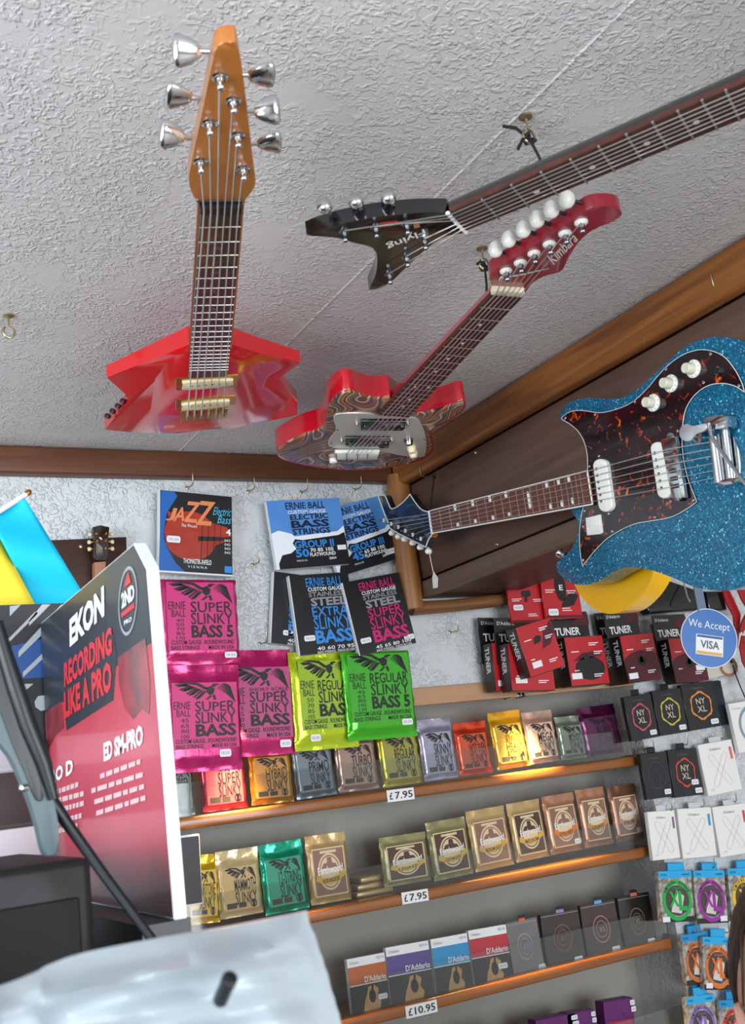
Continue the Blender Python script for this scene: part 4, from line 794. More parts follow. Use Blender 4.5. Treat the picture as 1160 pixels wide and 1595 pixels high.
for a in (
    ('dim olive acoustic pack leaning beside the flat tan stack', (601, 1383), (674, 1370), (610, 1303), M_oliv, M_brn, 'LIGHT', M_rib),
    ('olive acoustic pack with gold ribbon, above the second price tag', (679, 1373), (740, 1360), (672, 1281), M_oliv, M_brn, 'CUSTOM LIGHT', M_rib),
    ('straw yellow acoustic pack with rose oval, middle of the second shelf', (743, 1359), (803, 1346), (731, 1264), M_tan, M_brn2, 'MEDIUM LIGHT', M_rib),
    ('brightly lit acoustic pack with dark label and yellow ribbon, printed MEDIUM', (807, 1344), (858, 1333), (789, 1253), M_tan, M_brn, 'MEDIUM', M_rib),
    ('copper acoustic pack with orange ribbon, printed EXTRA LIGHT', (861, 1332), (911, 1322), (842, 1242), M_cop, M_brn2, 'EXTRA LIGHT', mat('earth_orange', 'd8732c', .45), 2.022, True),
    ('copper acoustic pack second from the right end of the second shelf', (914, 1321), (958, 1313), (897, 1231), M_cop, M_brn2, 'LIGHT', mat('earth_tanr', 'c08a5a', .45)),
    ('dark copper acoustic pack at the right end of the second shelf', (963, 1312), (1006, 1304), (948, 1226), M_cop2, M_brn2, 'SILK', mat('earth_rose2', 'b58a78', .45), 2.022, True),
): earth(*a)
# --- third shelf: cardboard string packs
G3 = 'card string packs on the third shelf'
def dad(label, bl, br, tl, col, st=None):
    p = Pk('string_pack', label, 'string pack', bl, br, tl, 2.022, G3, 0, -.05); p.card(.012, M_kside, name='box')
    p.rect(0, 0, 1, .5, mat('dad_dark', '26201d', .35), 'lower_print'); p.rect(0, .5, 1, .84, mat('dad_' + col, col, .4, noise=((40, 40, 40), col, .3)), 'colour_band'); p.rect(0, .84, 1, 1, M_paper, 'header_band')
    p.rect(0, .49, 1, .505, M_paper, 'white_line', 2)
    p.txt([("D'Addario", .4, .53, .97, .64, .015)], M_paper, 4); p.txt([('EJ16', .78, .9, .96, .96, .0), ("D'Addario", .06, .89, .3, .94)], M_grey, 4)
    amb = mat('amber_print', 'a8743c', .4, noise=((60, 60, 60), 'd0a468', .3))
    p.poly([[(.3, 0), (.72, 0), (.78, .14), (.7, .24), (.74, .38), (.62, .46), (.48, .44), (.42, .3), (.36, .2)]], amb, 'guitar_print', 2); p.ell(.56, .26, .09, .12, M_ink, 'sound_hole', 3); p.poly([[(.53, .26), (.59, .26), (.62, .49), (.57, .49)]], M_ink, 'neck_print', 3)
    if st: p.sticker(*st, .24, .1)
dad('cardboard string pack with orange band, left end of the third shelf', (549, 1581), (608, 1568), (531, 1497), 'b5602a', (.83, .22))
dad('cardboard string pack with purple band on the third shelf', (610, 1567), (677, 1553), (595, 1478), '5b4a8c')
dad('cardboard string pack with sky blue band on the third shelf', (681, 1552), (738, 1540), (665, 1465), '2f8fc4')
dad('cardboard string pack with red band on the third shelf', (740, 1538), (799, 1526), (731, 1450), 'b8323c', (.78, .28))
def xsp(label, bl, br, tl, col, ring, tabm, st):
    p = Pk('string_pack', label, 'string pack', bl, br, tl, 2.022, G3, 0, -.05); p.card(.01, mat('xs_' + col, col, .25, coat=.5), name='box')
    p.poly([[(.38, .99), (.66, .99), (.62, 1.09), (.42, 1.09)]], M_blackm, 'hang_tab', 0); p.rect(.42, .97, .62, 1.03, tabm, 'colour_tab', 1)
    p.ell(.5, .52, .24, .24, ring, 'ring_print', 1, 28, hole=.93); p.ell(.5, .52, .15, .15, ring, 'ring_print', 1, 24, hole=.92); p.txt([('XS', .42, .47, .58, .56, .01)], ring, 3)
    p.poly([[(.02, .02), (.98, .02), (.98, .03), (.02, .03)], [(.02, .94), (.98, .94), (.98, .95), (.02, .95)]], M_grey, 'border_print', 1)
    p.sticker(*st, .22, .1)
xsp('grey string pack with orange tab between red and brown packs', (801, 1525), (850, 1513), (795, 1437), '6d686a', M_grey, mat('tab_orange', 'd0622c', .5), (.9, .1))
xsp('dark brown string pack with bronze ring and lilac tab', (854, 1513), (914, 1500), (842, 1425), '2c221e', mat('ring_bronze', '8a5a38', .4), mat('tab_lilac', '8d7cb0', .5), (.8, .1))
xsp('brown string pack with pale rose ring and blue tab', (917, 1499), (972, 1487), (901, 1411), '3a2826', mat('ring_rose', 'b9827a', .4), mat('tab_blue', '5aa3d8', .5), (.8, .13))
xsp('dark olive string pack with red tab at the right end of the third shelf', (976, 1486), (1026, 1475), (958, 1399), '26231e', mat('ring_olive', '7d6a4e', .4), mat('tab_red', 'd05a52', .5), (.8, .13))
# --- fourth shelf: tops of purple boxes
G4 = 'purple boxes along the bottom edge'
M_pur = mat('purple_card', '5e1a63', .4); M_purd = mat('purple_side', 'c9c8cf', .5)
for a, b, c, l in (((760, 1668), (822, 1654), (745, 1610), 'purple box at the left of the bottom row, only its top showing'), ((840, 1650), (902, 1636), (822, 1592), 'purple box left of the price stickers in the bottom row'),
                   ((888, 1640), (930, 1632), (868, 1581), 'middle purple box of the bottom row'), ((946, 1627), (992, 1618), (927, 1563), 'purple box at the right end of the bottom row')):
    p = Pk('box', l, 'box', a, b, c, 2.022, G4); p.card(.03, M_pur, name='box_body'); p.rect(.62, .62, .66, .68, M_ink, 'hang_hole', 1)
    p.rect(.06, .1, .9, .5, mat('purple_print', 'a8283c', .4), 'front_print', 1); p.sticker(.96, .88, .16, .12); p.sticker(.98, .72, .16, .12)
# --- price tags on the shelf edges
for a, b, c, s_, l in (((604, 1251), (646, 1245), (602, 1231), '£7.95', 'price tag reading 7.95 on the edge of the topmost shelf'), ((627, 1410), (668, 1403), (625, 1390), '£7.95', 'price tag reading 7.95 on the edge of the second shelf'), ((633, 1587), (682, 1578), (630, 1566), '£10.95', 'price tag reading 10.95 on the edge of the third shelf')):
    p = Pk('price_tag', l, 'price tag', a, b, c, 1.9975, 'shelf price tags'); p.card(.002, M_paper, .0003, 'tag_card'); p.txt([(s_[0], .08, .22, .2, .78, .01), (s_[1:], .28, .22, .93, .78, .01)], M_ink)
    p.poly([[(0, 0), (1, 0), (1, .03), (0, .03)], [(0, .97), (1, .97), (1, 1), (0, 1)]], M_ink, 'tag_border', 1)
# ------------------------------------------------------------------ clip-on tuner boxes on the back wall
M_tred = mat('tuner_red', 'c01a24', .35, coat=.3, noise=((9, 9, 9), 'a8121d', .3)); M_tdark = mat('tuner_dark', '1a1416', .35, coat=.3); M_twine = mat('tuner_wine', '5a1620', .4, noise=((25, 25, 25), '3a1016', .3))
GT = 'clip-on tuner boxes on the wall'
def tuner(label, bl, br, tl, Y=1.90, t=.036, hdr=.062, art=0, st=(.2, .16), head=True, roll=0):
    p = Pk('tuner_box', label, 'tuner box', bl, br, tl, Y, GT)
    mb = MB(); mb.bbox(-p.w/2, p.w/2, 0, p.h, -t, 0, .0012, 1); p.add(mb, 'box', M_tdark, 40)
    p.rect(0.01, .01, .99, .99, M_tred, 'front_print')
    if art == 0: p.poly([(.01, .01), (.99, .01), (.99, .55), (.8, .63), (.5, .66), (.2, .6), (.01, .5)], M_twine, 'dark_print', 2); p.ell(.5, .42, .12, .1, M_ink, 'tuner_print', 3); p.poly([[(.44, .4), (.56, .4), (.53, .54), (.47, .54)]], M_ink, 'tuner_print', 3)
    elif art == 1: p.ell(.55, .34, .38, .24, M_ink, 'tuner_print', 2); p.poly([[(.15, .5), (.9, .58), (.8, .68), (.4, .66)]], M_twine, 'shade_print', 2); p.ell(.5, .56, .08, .06, M_tdark, 'tuner_print', 3)
    else: p.poly([[(.36, .58), (.56, .6), (.6, .7), (.5, .74), (.4, .7)]], M_ink, 'tuner_print', 3); p.poly([[(.55, .45), (.8, .5), (.98, .7), (.98, .95), (.7, .8)]], M_twine, 'shade_print', 2)
    mb = MB()
    for x, y, wd in ((.6, .84, .25), (.6, .80, .18), (.12, .68, .2), (.7, .66, .22), (.7, .62, .16), (.14, .3, .12), (.62, .2, .24), (.62, .16, .18)): mb.poly([p.P(x, y, .0013), p.P(x + wd, y, .0013), p.P(x + wd, y + .018, .0013), p.P(x, y + .018, .0013)])
    p.add(mb, 'small_print', M_paper)
    p.rect(st[0] - .13, st[1] - .06, st[0] + .13, st[1] + .06, M_stick, 'price_sticker', 3)
    mb = MB(); x = -p.w/2 - .0004                         # word on the side of the box, reading downwards
    text_on(mb, 'TUNER', V((x, p.h * .92, -t * .72)), V((0, -p.h * .55, 0)), V((0, 0, t * .46)), .025); p.add(mb, 'side_lettering', M_paper)
    if head:
        mb = MB(); mb.bbox(-p.w/2 - .004, p.w/2 - .004, p.h * .6, p.h + hdr, -t - .0015, -t, .0004, 1); p.add(mb, 'header_card', M_tdark, 40)
        mb = MB(); z = -t + .0006; o = V((-p.w/2 + .006, p.h + .008, z)); text_on(mb, 'TUNER', o, V((p.w * .66, 0, 0)), V((0, .018, 0)), .025)
        o = V((-p.w/2 + .004, p.h + hdr - .016, z)); text_on(mb, "D'Addario", o, V((p.w * .4, 0, 0)), V((0, .008, 0)), .0); p.add(mb, 'header_lettering', M_paper)
        mb = MB(); mb.poly([V((p.w * .0, p.h + .032, z)), V((p.w * .48, p.h + .03, z)), V((p.w * .48, p.h + hdr - .004, z)), V((p.w * .2, p.h + hdr - .012, z))]); p.add(mb, 'header_print', M_twine)
    return p
tuner('leftmost tuner box, mostly hidden by the two in front', (772, 1078), (838, 1074), (766, 1002), 1.94, art=2)
tuner('tuner box second from left, under the tilted one', (797, 1078), (865, 1074), (791, 1003), 1.90, art=2, st=(.24, .22))
tuner('tuner box tilted sideways on top of the left ones', (825, 1052), (881, 1041), (794, 976), 1.862, art=2, st=(.28, .2), head=False)
tuner('tuner box hidden behind the one with the black oval picture', (876, 1071), (938, 1066), (866, 994), 1.94, art=1)
tuner('tuner box with large black oval picture, middle of the row', (890, 1070), (950, 1064), (878, 993), 1.90, art=1, st=(.18, .2))
tuner('tuner box whose side peeks out left of the wine red one', (964, 1066), (1016, 1060), (948, 991), 1.94)
tuner('wine red tuner box with small tuner picture, left of the round sign', (979, 1064), (1031, 1058), (963, 990), 1.90, st=(.18, .14))
tuner('rightmost tuner box, half hidden by the round blue sign', (1053, 1066), (1104, 1058), (1042, 996), 1.90, art=0, st=(.8, .3))
for k, (bl, br, tl, l) in enumerate((((797, 971), (855, 969), (786, 900), 'red tuner card under the dark bulkhead, left of the pair'), ((850, 965), (908, 962), (839, 880), 'red tuner card just left of the yellow guitar, right of the pair'))):
    p = Pk('tuner_card', l, 'tuner card', bl, br, tl, 1.93 - .01 * k, GT); p.card(.006, M_tred); p.rect(.03, .02, .97, .06, M_twine, 'foot_print')
    if k == 0: p.poly([[(.42, .45), (.5, .46), (.5, .56), (.62, .6), (.6, .72), (.36, .7), (.36, .58), (.44, .56)]], M_ink, 'tuner_print')
    else: p.ell(.5, .58, .15, .26, M_ink, 'tuner_print', 2); p.poly([[(.45, .2), (.8, .24), (.95, .42), (.8, .5), (.55, .36)]], M_ink, 'clip_print'); p.txt([('E', .46, .52, .56, .62, .02)], M_paper, 4)
    mb = MB()
    for x, y, wd in ((.08, .52, .26), (.08, .48, .2), (.64, .5, .26), (.66, .46, .2), (.46, .18, .22), (.46, .14, .26)): mb.poly([p.P(x, y, .0013), p.P(x + wd, y, .0013), p.P(x + wd, y + .014, .0013), p.P(x, y + .014, .0013)])
    p.add(mb, 'small_print', M_paper); p.sticker(.22, .34 if k == 0 else .12, .26, .12)
# ------------------------------------------------------------------ cards on the right part of the back wall
GN = 'black string packs on the right wall'
def hexring(p, cx, cy, rx, ry, m, th=.035):
    mb = MB()
    for off in (0, .22):
        pts = [(cx + rx * math.sin(k * math.pi / 3 + off), cy + ry * math.cos(k * math.pi / 3 + off)) for k in range(6)]; q = [p.P(x, y, .0008 + off * .001) for x, y in pts]
        for a, b in zip(q, q[1:] + q[:1]):
            d = (b - a).normalized(); s = V((-d.y, d.x, 0)) * th * p.w * .35; mb.poly([a - s, b - s, b + s, a + s])
    p.add(mb, 'ring_print', m)
def nyxl(label, bl, br, tl, col, dim=False, sts=((.8, .12),), Y=1.972):
    p = Pk('string_pack', label, 'string pack', bl, br, tl, Y, GN); p.card(.012, M_kard, name='box'); m = mat('ny_' + col, col, .35)
    mb = MB(); mb.bbox(-p.w * .12, p.w * .16, p.h, p.h + .014, -.008, -.006, .0003, 1); p.add(mb, 'hang_tab', M_blackm)
    if dim: p.ell(.5, .5, .34, .3, m, 'ring_print', 2, 28, hole=.94); p.txt([('XL', .4, .36, .62, .5, .0)], m)
    else: hexring(p, .5, .5, .34, .31, m); p.txt([('NY', .36, .53, .64, .66, .005), ('XL', .36, .36, .64, .49, .005)], mat('ny_word' + col, 'd8c8b4', .4))
    p.txt([("D'Addario", .3, .86, .66, .91, 0)], mat('ny_dim', '6b6258', .4))
    for s_ in sts: p.sticker(*s_, .24, .11)
nyxl('black pack with pink hexagon ring, left of the top three on the right wall', (984, 1155), (1027, 1147), (970, 1086), 'd0566c')
nyxl('black pack with yellow-green hexagon ring, middle of the top three', (1028, 1147), (1073, 1139), (1015, 1077), 'c9c04a', Y=1.97)
nyxl('black pack with orange hexagon ring, right of the top three', (1074, 1139), (1124, 1130), (1059, 1067), 'e08a48', Y=1.968)
nyxl('black pack with faint violet ring, below the pink ringed one', (1007, 1245), (1049, 1241), (994, 1174), '4a3a5c', True)
nyxl('black pack with red hexagon ring beside the white pack', (1050, 1242), (1096, 1238), (1037, 1168), 'c94a3c', False, ((.76, .28), (.84, .1)))
for k in range(2):
    p = Pk('string_pack', ('front', 'rear')[k] + ' dark pack edge stacked right of the orange ringed pack', 'string pack', (1116 + 4 * k, 1132 - k), (1134 + 2 * k, 1128), (1104 + 4 * k, 1062), 1.978 + .006 * k, GN); p.card(.004, mat('teal_black', '16202a', .4)); p.rect(.9, .4, .98, .6, mat('teal_print', '2b4150', .4))
GW = 'white string packs on the right wall'; M_wcard = mat('white_card', 'e9e8e4', .45); M_wgrey = mat('white_card_print', 'c4c2bd', .5)
def whitep(label, bl, br, tl, col, Y=1.97):
    p = Pk('string_pack', label, 'string pack', bl, br, tl, Y, GW); p.card(.012, M_wcard, name='box')
    mb = MB()
    for s in (-1, 1):
        a, b = p.P(.5 - s * .2, .2, .0008), p.P(.5 + s * .2, .72, .0008); d = (b - a).normalized(); nn = V((-d.y, d.x, 0)) * .0075; r = .0075
        loop = [a + nn * math.cos(x) - d * r * math.sin(x) for x in [i * math.pi / 6 for i in range(7)]] + [b - nn * math.cos(x) + d * r * math.sin(x) for x in [i * math.pi / 6 for i in range(7)]]
        for q0, q1 in zip(loop, loop[1:] + loop[:1]):
            e = (q1 - q0).normalized(); w_ = V((-e.y, e.x, 0)) * .0004; mb.poly([q0 - w_, q1 - w_, q1 + w_, q0 + w_])
    p.add(mb, 'cross_print', M_wgrey); p.txt([("D'Addario", .3, .84, .62, .89, .0)], mat('white_ink', '8b8a88', .5)); p.txt([('XS', .1, .08, .22, .12, 0)], M_wgrey)
    p.rect(.86, .62, .93, .86, mat('wt_' + col, col, .5), 'colour_tab', 2)
    mb = MB(); mb.bbox(-p.w * .1, p.w * .25, p.h, p.h + .012, -.008, -.006, .0003, 1); p.add(mb, 'hang_tab', mat('tab_clear', 'c8ccd0', .3))
    mb = MB(); mb.bbox(p.w * .3, p.w * .54, .004, p.h - .004, -.03, -.013, .0004, 1); p.add(mb, 'rear_card', M_wcard)
whitep('white pack with coral tab at the right of the second row', (1103, 1240), (1156, 1230), (1085, 1160), 'e0685a')
whitep('white pack with purple tab, left end of the white row', (1017, 1340), (1060, 1337), (1006, 1264), '8a5a9c')
whitep('white pack with blue tab in the middle of the white row', (1064, 1338), (1117, 1333), (1054, 1260), '3a9cc8')
whitep('white pack with red tab at the right edge of the white row', (1122, 1334), (1174, 1329), (1106, 1256), 'd8444a')
p = Pk('string_pack', 'white pack with grey-blue ring beside the orange ringed black pack', 'string pack', (1151, 1173), (1205, 1163), (1133, 1096), 1.955, GW); p.card(.012, M_wcard, name='box'); p.ell(.62, .5, .46, .42, mat('ring_steel', '7d9aa8', .4), 'ring_print', 2, 30, hole=.86); p.txt([('NY', .48, .42, .72, .56, 0)], mat('ring_steel', '7d9aa8', .4)); p.txt([("D'Addario", .08, .86, .34, .9, 0)], M_wgrey)
GX = 'clear string packs with large coloured rings'
M_hblue = mat('header_blue', '1e8fc8', .4); M_hcyan = mat('header_cyan', '27a8e0', .4); M_clear = mat('sleeve_grey', 'b9b5ac', .25, noise=((70, 70, 70), '6e675e', .12), coat=.4)
def xl(label, bl, br, tl, col, hm, st=None, Y=1.968):
    p = Pk('string_pack', label, 'string pack', bl, br, tl, Y, GX); p.card(.014, M_clear, name='sleeve'); m = mat('xl_' + col, col, .4)
    p.rect(0, .86, 1, 1, hm, 'header', 1); mb = MB(); mb.bbox(-p.w * .14, p.w * .3, p.h, p.h + .016, -.01, -.006, .0003, 1); p.add(mb, 'hang_tab', hm)
    for k in range(2): mb = MB(); mb.bbox(-p.w * .1 + .006 * k, p.w * .4 + .008 * k, p.h - .004, p.h + .014 + .004 * k, -.016 - .006 * k, -.013 - .006 * k, .0003, 1); p.add(mb, 'rear_tab', hm)
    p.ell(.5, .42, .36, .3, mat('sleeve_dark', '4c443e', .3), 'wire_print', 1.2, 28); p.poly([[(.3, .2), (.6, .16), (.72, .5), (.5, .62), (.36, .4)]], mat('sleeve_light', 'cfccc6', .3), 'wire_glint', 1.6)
    p.ell(.5, .42, .44, .40, m, 'ring_print', 2, 32, hole=.8)
    mb = MB(); n = 14; s_ = 'NICKEL WOUND'                # words following the ring
    for i, ch_ in enumerate(s_):
        if ch_ == ' ': continue
        a = math.radians(150 - 120 * i / (len(s_) - 1)); c = p.P(.5 + .395 * math.cos(a), .42 + .36 * math.sin(a), .0014); ta = V((math.sin(a), -math.cos(a), 0)); na = V((math.cos(a), math.sin(a), 0)); sz = p.w * .05
        text_on(mb, ch_, c - ta * sz * .5 - na * sz * .5, ta * sz, na * sz * 1.1, .02)
    p.add(mb, 'ring_lettering', M_ink); p.txt([('X', .26, .30, .55, .60, .04), ('L', .54, .22, .78, .60, .04)], m, 4, name='big_lettering'); p.txt([("D'Addario", .36, .64, .66, .69, .01)], m, 4); p.txt([('EXL', .08, .91, .26, .95, .0), ('nickel', .7, .91, .92, .95, 0)], M_ink, 3)
    p.rect(.0, .0, 1, .1, mat('sleeve_foot', '2a2625', .35), 'foot_print', 1)
    if st: p.rect(st[0] - .11, st[1] - .05, st[0] + .11, st[1] + .05, M_stick, 'price_sticker', 4)
xl('clear pack with bright green ring under the white packs', (1031, 1436), (1083, 1436), (1022, 1356), '18a848', M_hcyan, (.12, .06))
xl('clear pack with violet purple ring right of the green one', (1086, 1438), (1135, 1438), (1077, 1355), '9a2f9c', M_hcyan, (.84, .08))
xl('clear pack with yellow ring right of the violet ringed one', (1141, 1434), (1192, 1433), (1130, 1352), 'e8c018', M_hcyan)
xl('clear pack with orange ring, left and behind its twin', (1070, 1534), (1112, 1530), (1056, 1456), 'd86a18', M_hblue, None, 1.975)
xl('clear pack with orange ring in front, beside the head', (1097, 1541), (1143, 1543), (1092, 1458), 'e07020', M_hcyan, (.16, .08), 1.96)
xl('clear pack with pale purple ring below the orange ringed packs', (1076, 1634), (1121, 1632), (1062, 1552), '8a6ab8', M_hcyan)
xl('clear pack with red ring right of the pale purple one', (1125, 1638), (1170, 1640), (1113, 1556), 'e03c30', M_hblue, None, 1.96)
# hooks carrying those cards
for p, l in (((1002, 1166), 'hook above the faint violet ringed pack'), ((1055, 1160), 'hook above the red ringed black pack'), ((1112, 1150), 'hook above the upper white pack'), ((1030, 1262), 'hook above the white pack with purple tab'), ((1080, 1256), 'hook above the white pack with blue tab'), ((1130, 1248), 'hook above the white pack with red tab'), ((1096, 1350), 'hook above the violet ringed clear pack'), ((1150, 1347), 'hook above the yellow ringed clear pack'), ((1068, 1450), 'bare hook above the orange ringed packs'), ((1118, 1450), 'hook between orange packs and the head'), ((1050, 966), 'hook above the rightmost tuner box'), ((883, 968), 'hook above the tuner box with black oval'), ((969, 966), 'hook above the wine red tuner box')):
    o = hk.copy(); C.objects.link(o); o.location = PY(p, D - .0003); tag(o, l, 'hook', 'brass hooks on the back wall')
# --- dark pouches, straps and cable at the right edge
cv = lambda L: zm(L, 940, 890, .18966)
for q, l in (([(530, 70), (770, 150), (800, 320), (390, 345), (350, 305)], 'large black pouch hanging behind the yellow guitar'), ([(838, 162), (985, 155), (1020, 318), (870, 330)], 'small black pouch hanging right of the grey sign strip')):
    t = thing('pouch', l, 'pouch', PY(cv(q)[3], 1.93), 'black pouches on the wall'); sm(MB().prism([PY(p, 1.93) for p in cv(q)], (0, .03, 0), .006, 3), 'pouch_body', M_black, t); a, b = cv([q[3], q[2]]); sm(MB().tube([PY((a[0] + 3, a[1] - 2), 1.9285), PY((b[0] - 3, b[1] - 2), 1.9285)], .0012, 5), 'seam', M_blackm, t)
t = thing('peg_hook', 'long steel peg poking out in front of the large black pouch', 'hook', PY((1066, 912), 1.925)); sm(MB().tube([PY((1064, 905), 1.925), PY((1070, 930), 1.90), PY((1073, 936), 1.895)], .0022, 8), 'peg', M_chr, t); sm(MB().lathe(PY((1073, 936), 1.895), (0, -1, 0), [(.003, -.002), (.0035, .001), (.002, .003)], 10), 'peg_tip', M_chr, t, 50)
M_lea = mat('red_leather', 'a3141e', .4, bump=(300, .2, .001)); M_sti = mat('stitching', 'b04a42', .6)
def strap(label, path, wd, Y):
    t = thing('guitar_strap', label, 'guitar strap', PY(path[0], Y), 'red leather straps'); L_, R_ = [], []
    for i, p in enumerate(path):
        a, b = V(path[max(i-1, 0)][:2]), V(path[min(i+1, len(path)-1)][:2]); d = (b - a).normalized(); nn = V((-d.y, d.x)) * wd[i] / 2; L_.append(tuple(V(p) + nn)); R_.append(tuple(V(p) - nn))
    sm(MB().prism([PY(p, Y) for p in L_ + R_[::-1]], (0, .004, 0), .001, 2), 'leather', M_lea, t)
    for S_ in (L_, R_): sm(MB().tube([PY(L2(a, b, .15), Y - .0006) for a, b in zip(S_, (R_ if S_ is L_ else L_))], .0005, 4), 'stitching', M_sti, t)
    for p in (path[-1],): sm(MB().lathe(PY(p, Y), (0, -1, 0), [(.003, -.001), (.003, .002), (.001, .003)], 10), 'rivet', M_chr, t, 50)
strap('red leather strap end hanging right of the round blue sign', [(1130, 918), (1138, 938), (1148, 958), (1148, 985), (1146, 1008)], (10, 13, 12, 7, 6), 1.92)
strap('red leather strap outermost to the right of the round sign', [(1150, 905), (1162, 930), (1172, 950), (1160, 970), (1154, 986)], (12, 16, 14, 10, 6), 1.90)
strap('lower red leather strap piece below the round sign height', [(1158, 990), (1156, 1008), (1163, 1028), (1180, 1060)], (5, 8, 14, 16), 1.91)
t = thing('cable', 'thin black cable running down at the right edge above the ringed white pack', 'cable', PY((1150, 1035), 1.96)); sm(MB().tube([PY(p, 1.96) for p in ((1141, 1035), (1146, 1052), (1153, 1070), (1160, 1086), (1172, 1110))], .0018, 6), 'cable_line', M_cord, t, 60); sm(MB().lathe(PY((1140, 1033), 1.96), (-.2, 0, 1), [(.003, 0), (.003, .012), (.0015, .016)], 8), 'cable_plug', M_blackm, t)
p = Pk('card', 'pale card with a ring print behind the lower edge of the round sign', 'card', (1104, 1058), (1150, 1046), (1098, 1036), 1.965); p.card(.004, mat('pale_card', 'cfc6ba', .5)); p.ell(.72, .5, .3, .7, mat('card_ring', '9c6a54', .5), 'ring_print', 2, 20, hole=.7)
p = Pk('card', 'brown card edge behind the rightmost tuner box', 'card', (1036, 1062), (1052, 1058), (1014, 972), 1.955); p.card(.006, mat('brown_card', '6d5a50', .6)); p.rect(.1, .02, .9, .4, mat('brown_print', '8a7364', .6))
# --- round VISA sign on a hanging strip
c = PY((1104, 994), 1.72); dep = sum(R[2][i] * c[i] for i in range(3)); r = 46.5 / F * dep
a = math.radians(-20); n = V((math.sin(a), -math.cos(a), 0)); u = V((math.cos(a), math.sin(a), 0)); v = V((0, 0, 1)); q = Matrix.Rotation(math.radians(-13), 3, n); u, v = q @ u, q @ v
t = thing('hanging_sign', 'round blue sign reading We Accept, with a white card emblem', 'sign', c, None, (u, v, n)); loc = lambda x, y, z=0: V((x * r, y * r, z))
mb = MB(); mb.lathe((0, 0, -.003), (0, 0, 1), [(r, 0), (r, .003)], 48); mb.obj('disc', mat('visa_blue', '1f66b4', .35), t, 40, local=True)
mb = MB()
for k in range(48): A, B = 2 * math.pi * k / 48, 2 * math.pi * (k + 1) / 48; mb.poly([loc(math.cos(A), math.sin(A), .0003), loc(math.cos(B), math.sin(B), .0003), loc(.975 * math.cos(B), .975 * math.sin(B), .0003), loc(.975 * math.cos(A), .975 * math.sin(A), .0003)])
mb.obj('rim', M_paper, t, local=True)
mb = MB(); text_on(mb, 'We Accept', loc(-.74, .24, .0006), loc(.0, .0) + V((1.46 * r, 0, 0)), V((0, .34 * r, 0)), .0); mb.obj('lettering', M_paper, t, local=True)
def srect(x0, y0, x1, y1, z, m, nm):
    mb = MB(); mb.poly([loc(x0, y0, z), loc(x1, y0, z), loc(x1, y1, z), loc(x0, y1, z)]); return mb.obj(nm, m, t, local=True)
srect(-.46, -.58, .50, .1, .0006, M_paper, 'card_emblem'); srect(-.43, .0, .47, .08, .0009, mat('visa_navy', '1b4a8c', .4), 'card_band'); srect(-.43, -.56, .47, -.46, .0009, mat('visa_gold', 'd8a24a', .4), 'card_band')
mb = MB(); text_on(mb, 'VISA', loc(-.3, -.36, .001), V((.66 * r, 0, 0)), V((.0, .27 * r, 0)), .02); mb.obj('card_lettering', mat('visa_ink', '3a4660', .4), t, local=True)
top = PY((1084, 905), 1.72); mb = MB(); mb.prism([V((c.x - .013, 1.723, c.z + r * .9)), V((c.x + .013, 1.723, c.z + r * .9)), V((c.x + .013, 1.723, H)), V((c.x - .013, 1.723, H))], (0, .002, 0)); mb.obj('hanging_strip', mat('strip_grey', '6f7f94', .4), t)
# ------------------------------------------------------------------ left foreground: counter, display stand, flag, carton, arm, bag
M_ctr = mat('counter_dark', '1b1e22', .4)
t = thing('counter', 'dark shop counter under the display stand and plastic bag', 'counter', (-.2, 1.1, FLOOR))
MB().box(-1.2, .335, .86, 1.62, -.165, -.14).obj('counter_top', M_ctr, t); MB().box(-1.17, .31, .89, 1.6, FLOOR, -.165).obj('counter_body', mat('counter_side', '3a3028', .5), t); MB().box(-1.17, .25, .40, .89, FLOOR, -.172).obj('counter_front', mat('counter_side', '3a3028', .5), t)
XE = .30; gx = lambda p, h=0: PX(p, XE + h); NX = V((1, 0, 0))
t = thing('display_stand', 'black and red printed display stand with white edge, EKON in white letters', 'display stand', gx((271, 1437)))
yn, yf = gx((271, 1437)).y, 1.462; ynt = gx((228, 884)).y; zb, z1, zt = -.108, gx((228, 884)).z, gx((208, 846)).z; ya = gx((208, 846)).y
side = [(yn, zb), (ynt, z1), (ya, zt), (yf, zt), (yf, zb)]
sm(MB().prism([V((XE, y, z)) for y, z in side], NX * .012, .0012, 1), 'panel', mat('stand_white', 'e4edf2', .35), t)
Zs = gx((243, 998)).z; Zs2 = gx((70, 1112)).z
mb = MB(); mb.poly([V((XE - .0004, y, z)) for y, z in ((yn + (ynt - yn) * .7 + .001, Zs), (ynt + .001, z1 - .002), (ya, zt - .002), (yf, zt - .002), (yf, Zs2))]); mb.obj('slate_print', mat('stand_slate', '242b37', .38, coat=.15), t)
def standred(nt, tc):
    s = nt.nodes.new('ShaderNodeSeparateXYZ'); nt.links.new(tc.outputs['Object'], s.inputs[0]); n = nt.nodes.new('ShaderNodeTexNoise'); n.inputs['Scale'].default_value = 9; n.inputs['Detail'].default_value = 1; nt.links.new(tc.outputs['Object'], n.inputs['Vector'])
    a = nt.nodes.new('ShaderNodeMath'); a.operation = 'MULTIPLY_ADD'; nt.links.new(s.outputs['Z'], a.inputs[0]); a.inputs[1].default_value = 3.2; a.inputs[2].default_value = .0
    b = nt.nodes.new('ShaderNodeMath'); b.operation = 'MULTIPLY_ADD'; nt.links.new(n.outputs['Fac'], b.inputs[0]); b.inputs[1].default_value = .18; nt.links.new(a.outputs[0], b.inputs[2]); return b.outputs[0]
mb = MB(); mb.poly([V((XE - .0004, y, z)) for y, z in ((yn + .001, zb + .002), (yn + (ynt - yn) * .7 + .001, Zs), (yf, Zs2), (yf, zb + .002))])
